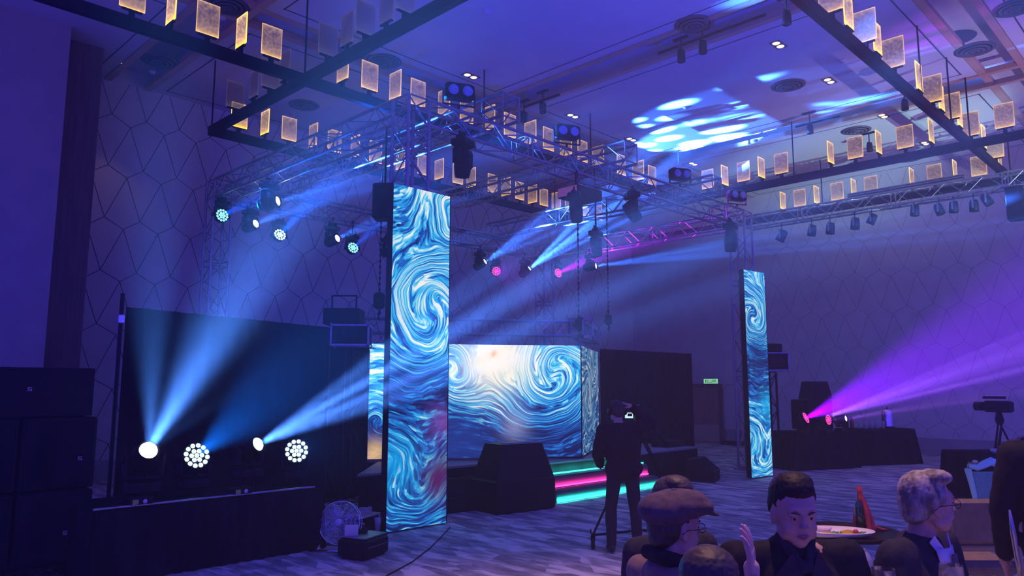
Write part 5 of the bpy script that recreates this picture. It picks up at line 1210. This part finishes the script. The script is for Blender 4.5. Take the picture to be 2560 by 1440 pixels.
f8 = (-RH).normalized(); JF = dict(JS); JF.update(elL=(-.22, .12, 1.12), wrL=(-.12, .38, 1.16), elR=(.22, .12, 1.12), wrR=(.12, .38, 1.10)); q = ground(dep(2640, 1160, 9.0))
person(q, f8, JF, 'person operating the distant camera, mostly beyond the right edge of the photo', 'skin', 'suit_black', 'trouser_dark', ('hair_black', 'short'), .93, rot(0, -.1, 0), hands=[('wrL', (.2, 1, 0), (0, 0, -1), .6, 1), ('wrR', (-.2, 1, 0), (0, 0, -1), .6, -1)], voxel=.011, face_detail=False)

# ---------------------------------------------------------------- tray table, food, bottle, glasses, chairs
tt2 = dep(2118, 1330, 5.2); zt_ = tt2.z
r = empty('tray_table', ground(tt2), 'small round black tray table on folding legs between the two suited persons', 'table', None, YAW-PI/2)
MB().lathe([(0, zt_-.02), (.33, zt_-.02), (.345, zt_-.01), (.35, zt_+.012), (.338, zt_+.012), (.33, zt_-.004), (0, zt_-.004)], n=48).build('tray', MATS['dark_plastic'], r)
for sy in (-.20, .20):
    for sg in (-1, 1): MB().box((0, 0, 0), (.032, .022, 0.76), M=Matrix.Translation((0, sy+sg*.012, (zt_-.03)/2)) @ Matrix.Rotation(sg*.52, 4, 'Y')).build('leg', MATS['dark_plastic'], r)
for sg in (-1, 1): MB().box((sg*.17, 0, zt_-.045), (.035, .44, .03)).build('cross_rail', MATS['dark_plastic'], r)
q = dep(2085, 1316, 5.05); PLT = empty('platter', (q.x, q.y, zt_-.004), 'oval white platter of food on the tray table', 'platter', None, YAW-PI/2-.15)
MB().lathe([(0, .004), (.60, .006), (.86, .022), (1., .045), (.985, .05), (.84, .03), (.6, .014), (0, .012)], n=48, M=Matrix.Diagonal((.26, .15, 1, 1))).build('dish', mat('china', (.80, .76, .72), .25), PLT)
def food(name, label, x, y, fn, m, cat):
    o = fn.build(name, m, label=label, cat=cat); M = Matrix.Rotation(YAW-PI/2-.15, 3, 'Z'); v = M @ V(x, y, 0); o.location = (q.x+v.x, q.y+v.y, zt_+.010); o.rotation_euler.z = YAW-PI/2-.15
mat('lemon', (.85, .62, .05), .5); mat('herb', (.16, .30, .06), .7); mat('tomato', (.45, .03, .03), .35); mat('sauce_bowl', (.72, .62, .60), .3)
def wedge_mb(a0=0): return MB().add([(0, 0, .004)]+[(.05*math.cos(t), .03*math.sin(t), .004) for t in [a0+PI*i/8 for i in range(9)]]+[(0, 0, .035)]+[(.05*math.cos(t), .03*math.sin(t), .025) for t in [a0+PI*i/8 for i in range(9)]], [(i+1, i+2, i+12, i+11) for i in range(8)]+[(0, 1, 11, 10), (0, 10, 19, 9)]+[(10, 11+i, 12+i) for i in range(8)]+[(0, 2+i, 1+i) for i in range(8)])
food('lemon_wedge', 'yellow wedge at the left rim of the platter', -.17, .02, wedge_mb(), MATS['lemon'], 'food'); food('lemon_wedge', 'yellow wedge on the right part of the platter', .09, .02, wedge_mb(.4), MATS['lemon'], 'food'); food('lemon_wedge', 'small yellow slice at the front of the platter', -.06, -.07, wedge_mb(.2), MATS['lemon'], 'food')
lf = MB(); rd = random.Random(3)
for k in range(26):
    a = rd.uniform(0, 6.28); rr = rd.uniform(0, .035); lf.ball((rr*math.cos(a), rr*math.sin(a), rd.uniform(.004, .03)), (.012, .007, .004), M=Matrix.Rotation(a, 4, 'Z'), nu=8, nv=5)
food('salad_garnish', 'green leafy garnish in the middle of the platter', .0, -.05, lf, MATS['herb'], 'food')
lf = MB()
for k in range(20):
    a = rd.uniform(0, 6.28); rr = rd.uniform(0, .03); lf.ball((rr*math.cos(a), rr*math.sin(a), rd.uniform(.004, .03)), (.012, .007, .004), M=Matrix.Rotation(a, 4, 'Z'), nu=8, nv=5)
food('salad_garnish', 'green leafy garnish at the right end of the platter', .17, -.03, lf, MATS['herb'], 'food'); food('cherry_tomato', 'dark red cherry tomato on the garnish of the platter', .14, .01, MB().ball((0, 0, .022), .018), MATS['tomato'], 'food')
food('sauce_bowl', 'small pale bowl standing on the platter', -.06, .03, MB().lathe([(.03, 0), (.035, .004), (.055, .045), (.05, .045), (.03, .01), (0, .01)], n=24), MATS['sauce_bowl'], 'bowl')
bq = dep(2153, 1308, 5.25); r = empty('wine_bottle', (bq.x, bq.y, zt_-.004), 'dark bottle wrapped in a red napkin on the tray table', 'bottle', None, YAW-PI/2)
MB().lathe([(0, 0), (.036, 0), (.038, .01), (.038, .17), (.030, .205), (.015, .235), (.0145, .29), (.016, .30), (0, .30)], n=24).build('bottle', mat('bottle_glass', (.01, .03, .02), .06, coat=1.), r)
noisy('napkin_red', (.26, .02, .035), (.38, .04, .055), 20, .9)
vs = []; fs = []; n = 36
for k, (rr, z, am) in enumerate(((.018, .305, .001), (.0185, .27, .001), (.021, .235, .002), (.036, .20, .003), (.048, .15, .006), (.058, .09, .010), (.064, .03, .014), (.070, .004, .018))):
    for i in range(n):
        t = 2*PI*i/n; open_ = 1. if z > .16 else (1.0 if not (3.3 < t < 4.6) else .72); d = rr*open_+am*math.sin(5*t+k*.4); vs.append((d*math.cos(t)+(.012*(7-k)*0)+.006*k*.5, d*math.sin(t), z))
for k in range(7):
    for i in range(n):
        t = 2*PI*(i+.5)/n
        if k >= 3 and 3.4 < t < 4.5: continue
        fs.append((k*n+i, (k+1)*n+i, (k+1)*n+(i+1) % n, k*n+(i+1) % n))
o = MB().add(vs, fs, 0, True).build('napkin', MATS['napkin_red'], r); sm = o.modifiers.new('t', 'SOLIDIFY'); sm.thickness = .004
MB().path([(.05, 0, .06), (.085, .0, .03), (.14, .0, .012), (.19, .01, .010)], [.02, .016, .013, .004], n=8).build('napkin_tail', MATS['napkin_red'], r)
# clear jug on the carpet-level shelf of the tray stand
gq = dep(2146, 1398, 4.75); r = empty('serving_stand', ground(gq), 'low dark stand with a clear domed jug before the tray table', 'stand')
MB().lathe([(0, gq.z-.10), (.17, gq.z-.10), (.17, gq.z-.08), (0, gq.z-.08)], n=32).build('top', MATS['dark_plastic'], r); MB().tube((0, 0, 0), (0, 0, gq.z-.10), .03, n=12).lathe([(0, 0), (.15, 0), (.14, .02), (0, .03)], n=24).build('column', MATS['dark_plastic'], r)
o = MB().lathe([(.085, 0), (.09, .01), (.085, .08), (.06, .125), (.02, .14), (0, .142)], n=28).path([(.06, 0, .12), (.11, 0, .12), (.125, 0, .08), (.10, 0, .04), (.085, 0, .03)], .012, n=8).build('glass_jug', mat('dim_glass', (.40, .45, .60), .08, alpha=.55), label='clear domed glass jug with a handle, seen under the tray table', cat='jug'); o.location = (gq.x, gq.y, gq.z-.079)
# near dining table with wine glasses
tb_c = ground(dep(2290, 1500, 2.55)); r = empty('dining_table', tb_c, 'round dining table in white cloth at the bottom edge, mostly below the frame', 'table')
zt3 = .70
MB().lathe([(0, zt3), (.80, zt3), (.82, zt3-.01), (.82, zt3-.30)], n=64).build('tablecloth', noisy('cloth_white', (.45, .44, .48), (.55, .54, .58), 6, .9), r); MB().tube((0, 0, 0), (0, 0, zt3-.01), .05, n=16).lathe([(0, 0), (.30, 0), (.28, .03), (0, .05)], n=24).build('pedestal', MATS['dark_plastic'], r)
wg = MB().lathe([(.034, 0), (.034, .003), (.006, .010), (.004, .09), (.008, .10), (.034, .135), (.042, .17), (.038, .235), (.0365, .235), (.040, .17), (.032, .137), (0, .103)], n=28).mesh('wine_glass', mat('wine_glass', (.9, .92, 1.), .02, trans=1., alpha=.55))
for px, py, t, lb in ((2377, 1412, 2.75, 'wine glass in front of the grey haired person, rim just above the bottom edge'), (2208, 1422, 2.75, 'wine glass left of the grey haired person, rim at the bottom edge')):
    q = dep(px, py, t); o = bpy.data.objects.new('wine_glass', wg); COL.objects.link(o); o.location = (q.x, q.y, zt3+.001); o.scale = (1.05, 1.05, max(.5, (q.z-zt3)/.235)); tag(o, lb, 'glass')
# chairs at the right
q = dep(2455, 1250, 4.4); r = empty('banquet_chair', ground(q), 'empty brown upholstered chair with gilt lower rail right of the grey haired person', 'chair', None, YAW-PI/2)
zb_ = dep(2455, 1247, 4.4).z; zl = dep(2455, 1358, 4.4).z
MB().box((0, 0, (zb_+zl)/2), (.42, .06, zb_-zl), bev=.02, taper=1.04).build('backrest', MATS['chair_brown'], r); MB().box((0, 0, zl-.02), (.36, .05, .035), bev=.01).build('lower_rail', MATS['chair_gold'], r)
MB().box((0, .22, zl-.14), (.44, .44, .08), bev=.03).build('seat', MATS['chair_brown'], r)
for sx in (-1, 1):
    MB().tube((sx*.19, 0, zl+.02), (sx*.20, -.03, 0), .014, n=8).build('leg', MATS['chair_gold'], r); MB().tube((sx*.19, .40, zl-.16), (sx*.20, .42, 0), .014, n=8).build('leg', MATS['chair_gold'], r)
mat('turquoise_paint', (.42, .95, .62), .5); noisy('blue_grey_fabric', (.16, .42, .30), (.21, .50, .36), 30, .9)
q = dep(2478, 1160, 6.3); r = empty('carved_chair', ground(q), 'turquoise painted chair with a curved carved top rail and blue grey upholstery', 'chair', None, YAW-PI/2)
zt4 = dep(2478, 1158, 6.3).z; z0 = zt4-.42; m = MB()
m.path([(-.10, 0, z0-.35), (-.135, 0, z0), (-.175, 0, z0+.25), (-.20, 0, zt4-.05), (-.17, 0, zt4-.0)], [.018, .02, .024, .028, .026], n=8); m.path([(.10, 0, z0-.35), (.135, 0, z0), (.175, 0, z0+.25), (.20, 0, zt4-.05), (.17, 0, zt4-.0)], [.018, .02, .024, .028, .026], n=8)
m.path([(-.19, 0, zt4-.02), (-.12, 0, zt4-.035), (-.06, 0, zt4-.01), (0, 0, zt4+.015), (.06, 0, zt4-.01), (.12, 0, zt4-.035), (.19, 0, zt4-.02)], [.024, .030, .034, .036, .034, .030, .024], n=8); m.build('back_frame', MATS['turquoise_paint'], r)
MB().add([(-.115, -.01, z0), (.115, -.01, z0), (.165, -.01, zt4-.07), (-.165, -.01, zt4-.07)]+[(-.115, .02, z0), (.115, .02, z0), (.165, .02, zt4-.07), (-.165, .02, zt4-.07)], [(0, 1, 2, 3), (7, 6, 5, 4), (0, 4, 5, 1), (1, 5, 6, 2), (2, 6, 7, 3), (3, 7, 4, 0)]).build('back_upholstery', MATS['blue_grey_fabric'], r)
for sx in (-1, 1): MB().ball((sx*.135, 0, zt4+.012), (.025, .02, .016)).build('finial', mat('gilt', (.75, .62, .30), .35, .6) if 'gilt' not in MATS else MATS['gilt'], r)
MB().box((0, .20, z0-.33), (.40, .42, .07), bev=.03).build('seat', MATS['blue_grey_fabric'], r)
for sx in (-1, 1):
    for y in (.02, .36): MB().tube((sx*.15, y, z0-.36), (sx*.17, y, 0), .018, .013, n=8).build('leg', MATS['turquoise_paint'], r)
# far table behind the standing person with plates
q = dep(2500, 1130, 8.2); o = draped(q.x, q.y, .9, .7, q.z, YAW-PI/2, 'dark table at the far right, behind the carved chair')
pm = MB().lathe([(0, 0), (.07, .003), (.11, .016), (.108, .02), (.07, .008), (0, .006)], n=24).mesh('plate', MATS['china'])
for dx, lb in ((.12, 'white plate on the dark table at the far right'),):
    o = bpy.data.objects.new('plate', pm); COL.objects.link(o); o.location = Vector((q.x, q.y, q.z+.001))+RH*dx-FH*.15; tag(o, lb, 'plate')
o = MB().lathe([(.02, 0), (.045, .03), (.04, .05), (.035, .03), (0, .01)], n=16).build('teacup', MATS['china'], label='white cup on the dark table at the far right', cat='cup'); o.location = Vector((q.x, q.y, q.z+.001))-RH*.18-FH*.2
# long silver utensil held by the standing person
a = dep(2524, 1275, 3.2); b_ = dep(2550, 1440, 3.2)
r = empty('serving_tongs', a, 'long thin silver utensil held upright before the standing person at the right edge', 'utensil')
M = Matrix.Rotation(math.atan2(RH.y, RH.x)+1.35, 4, 'Z'); d = b_-a
m = MB(); m.path([(0, 0, 0), tuple(d*.35), tuple(d*.7), tuple(d)], [.004, .012, .010, .008], n=8).build('edge', MATS['alu'], r)
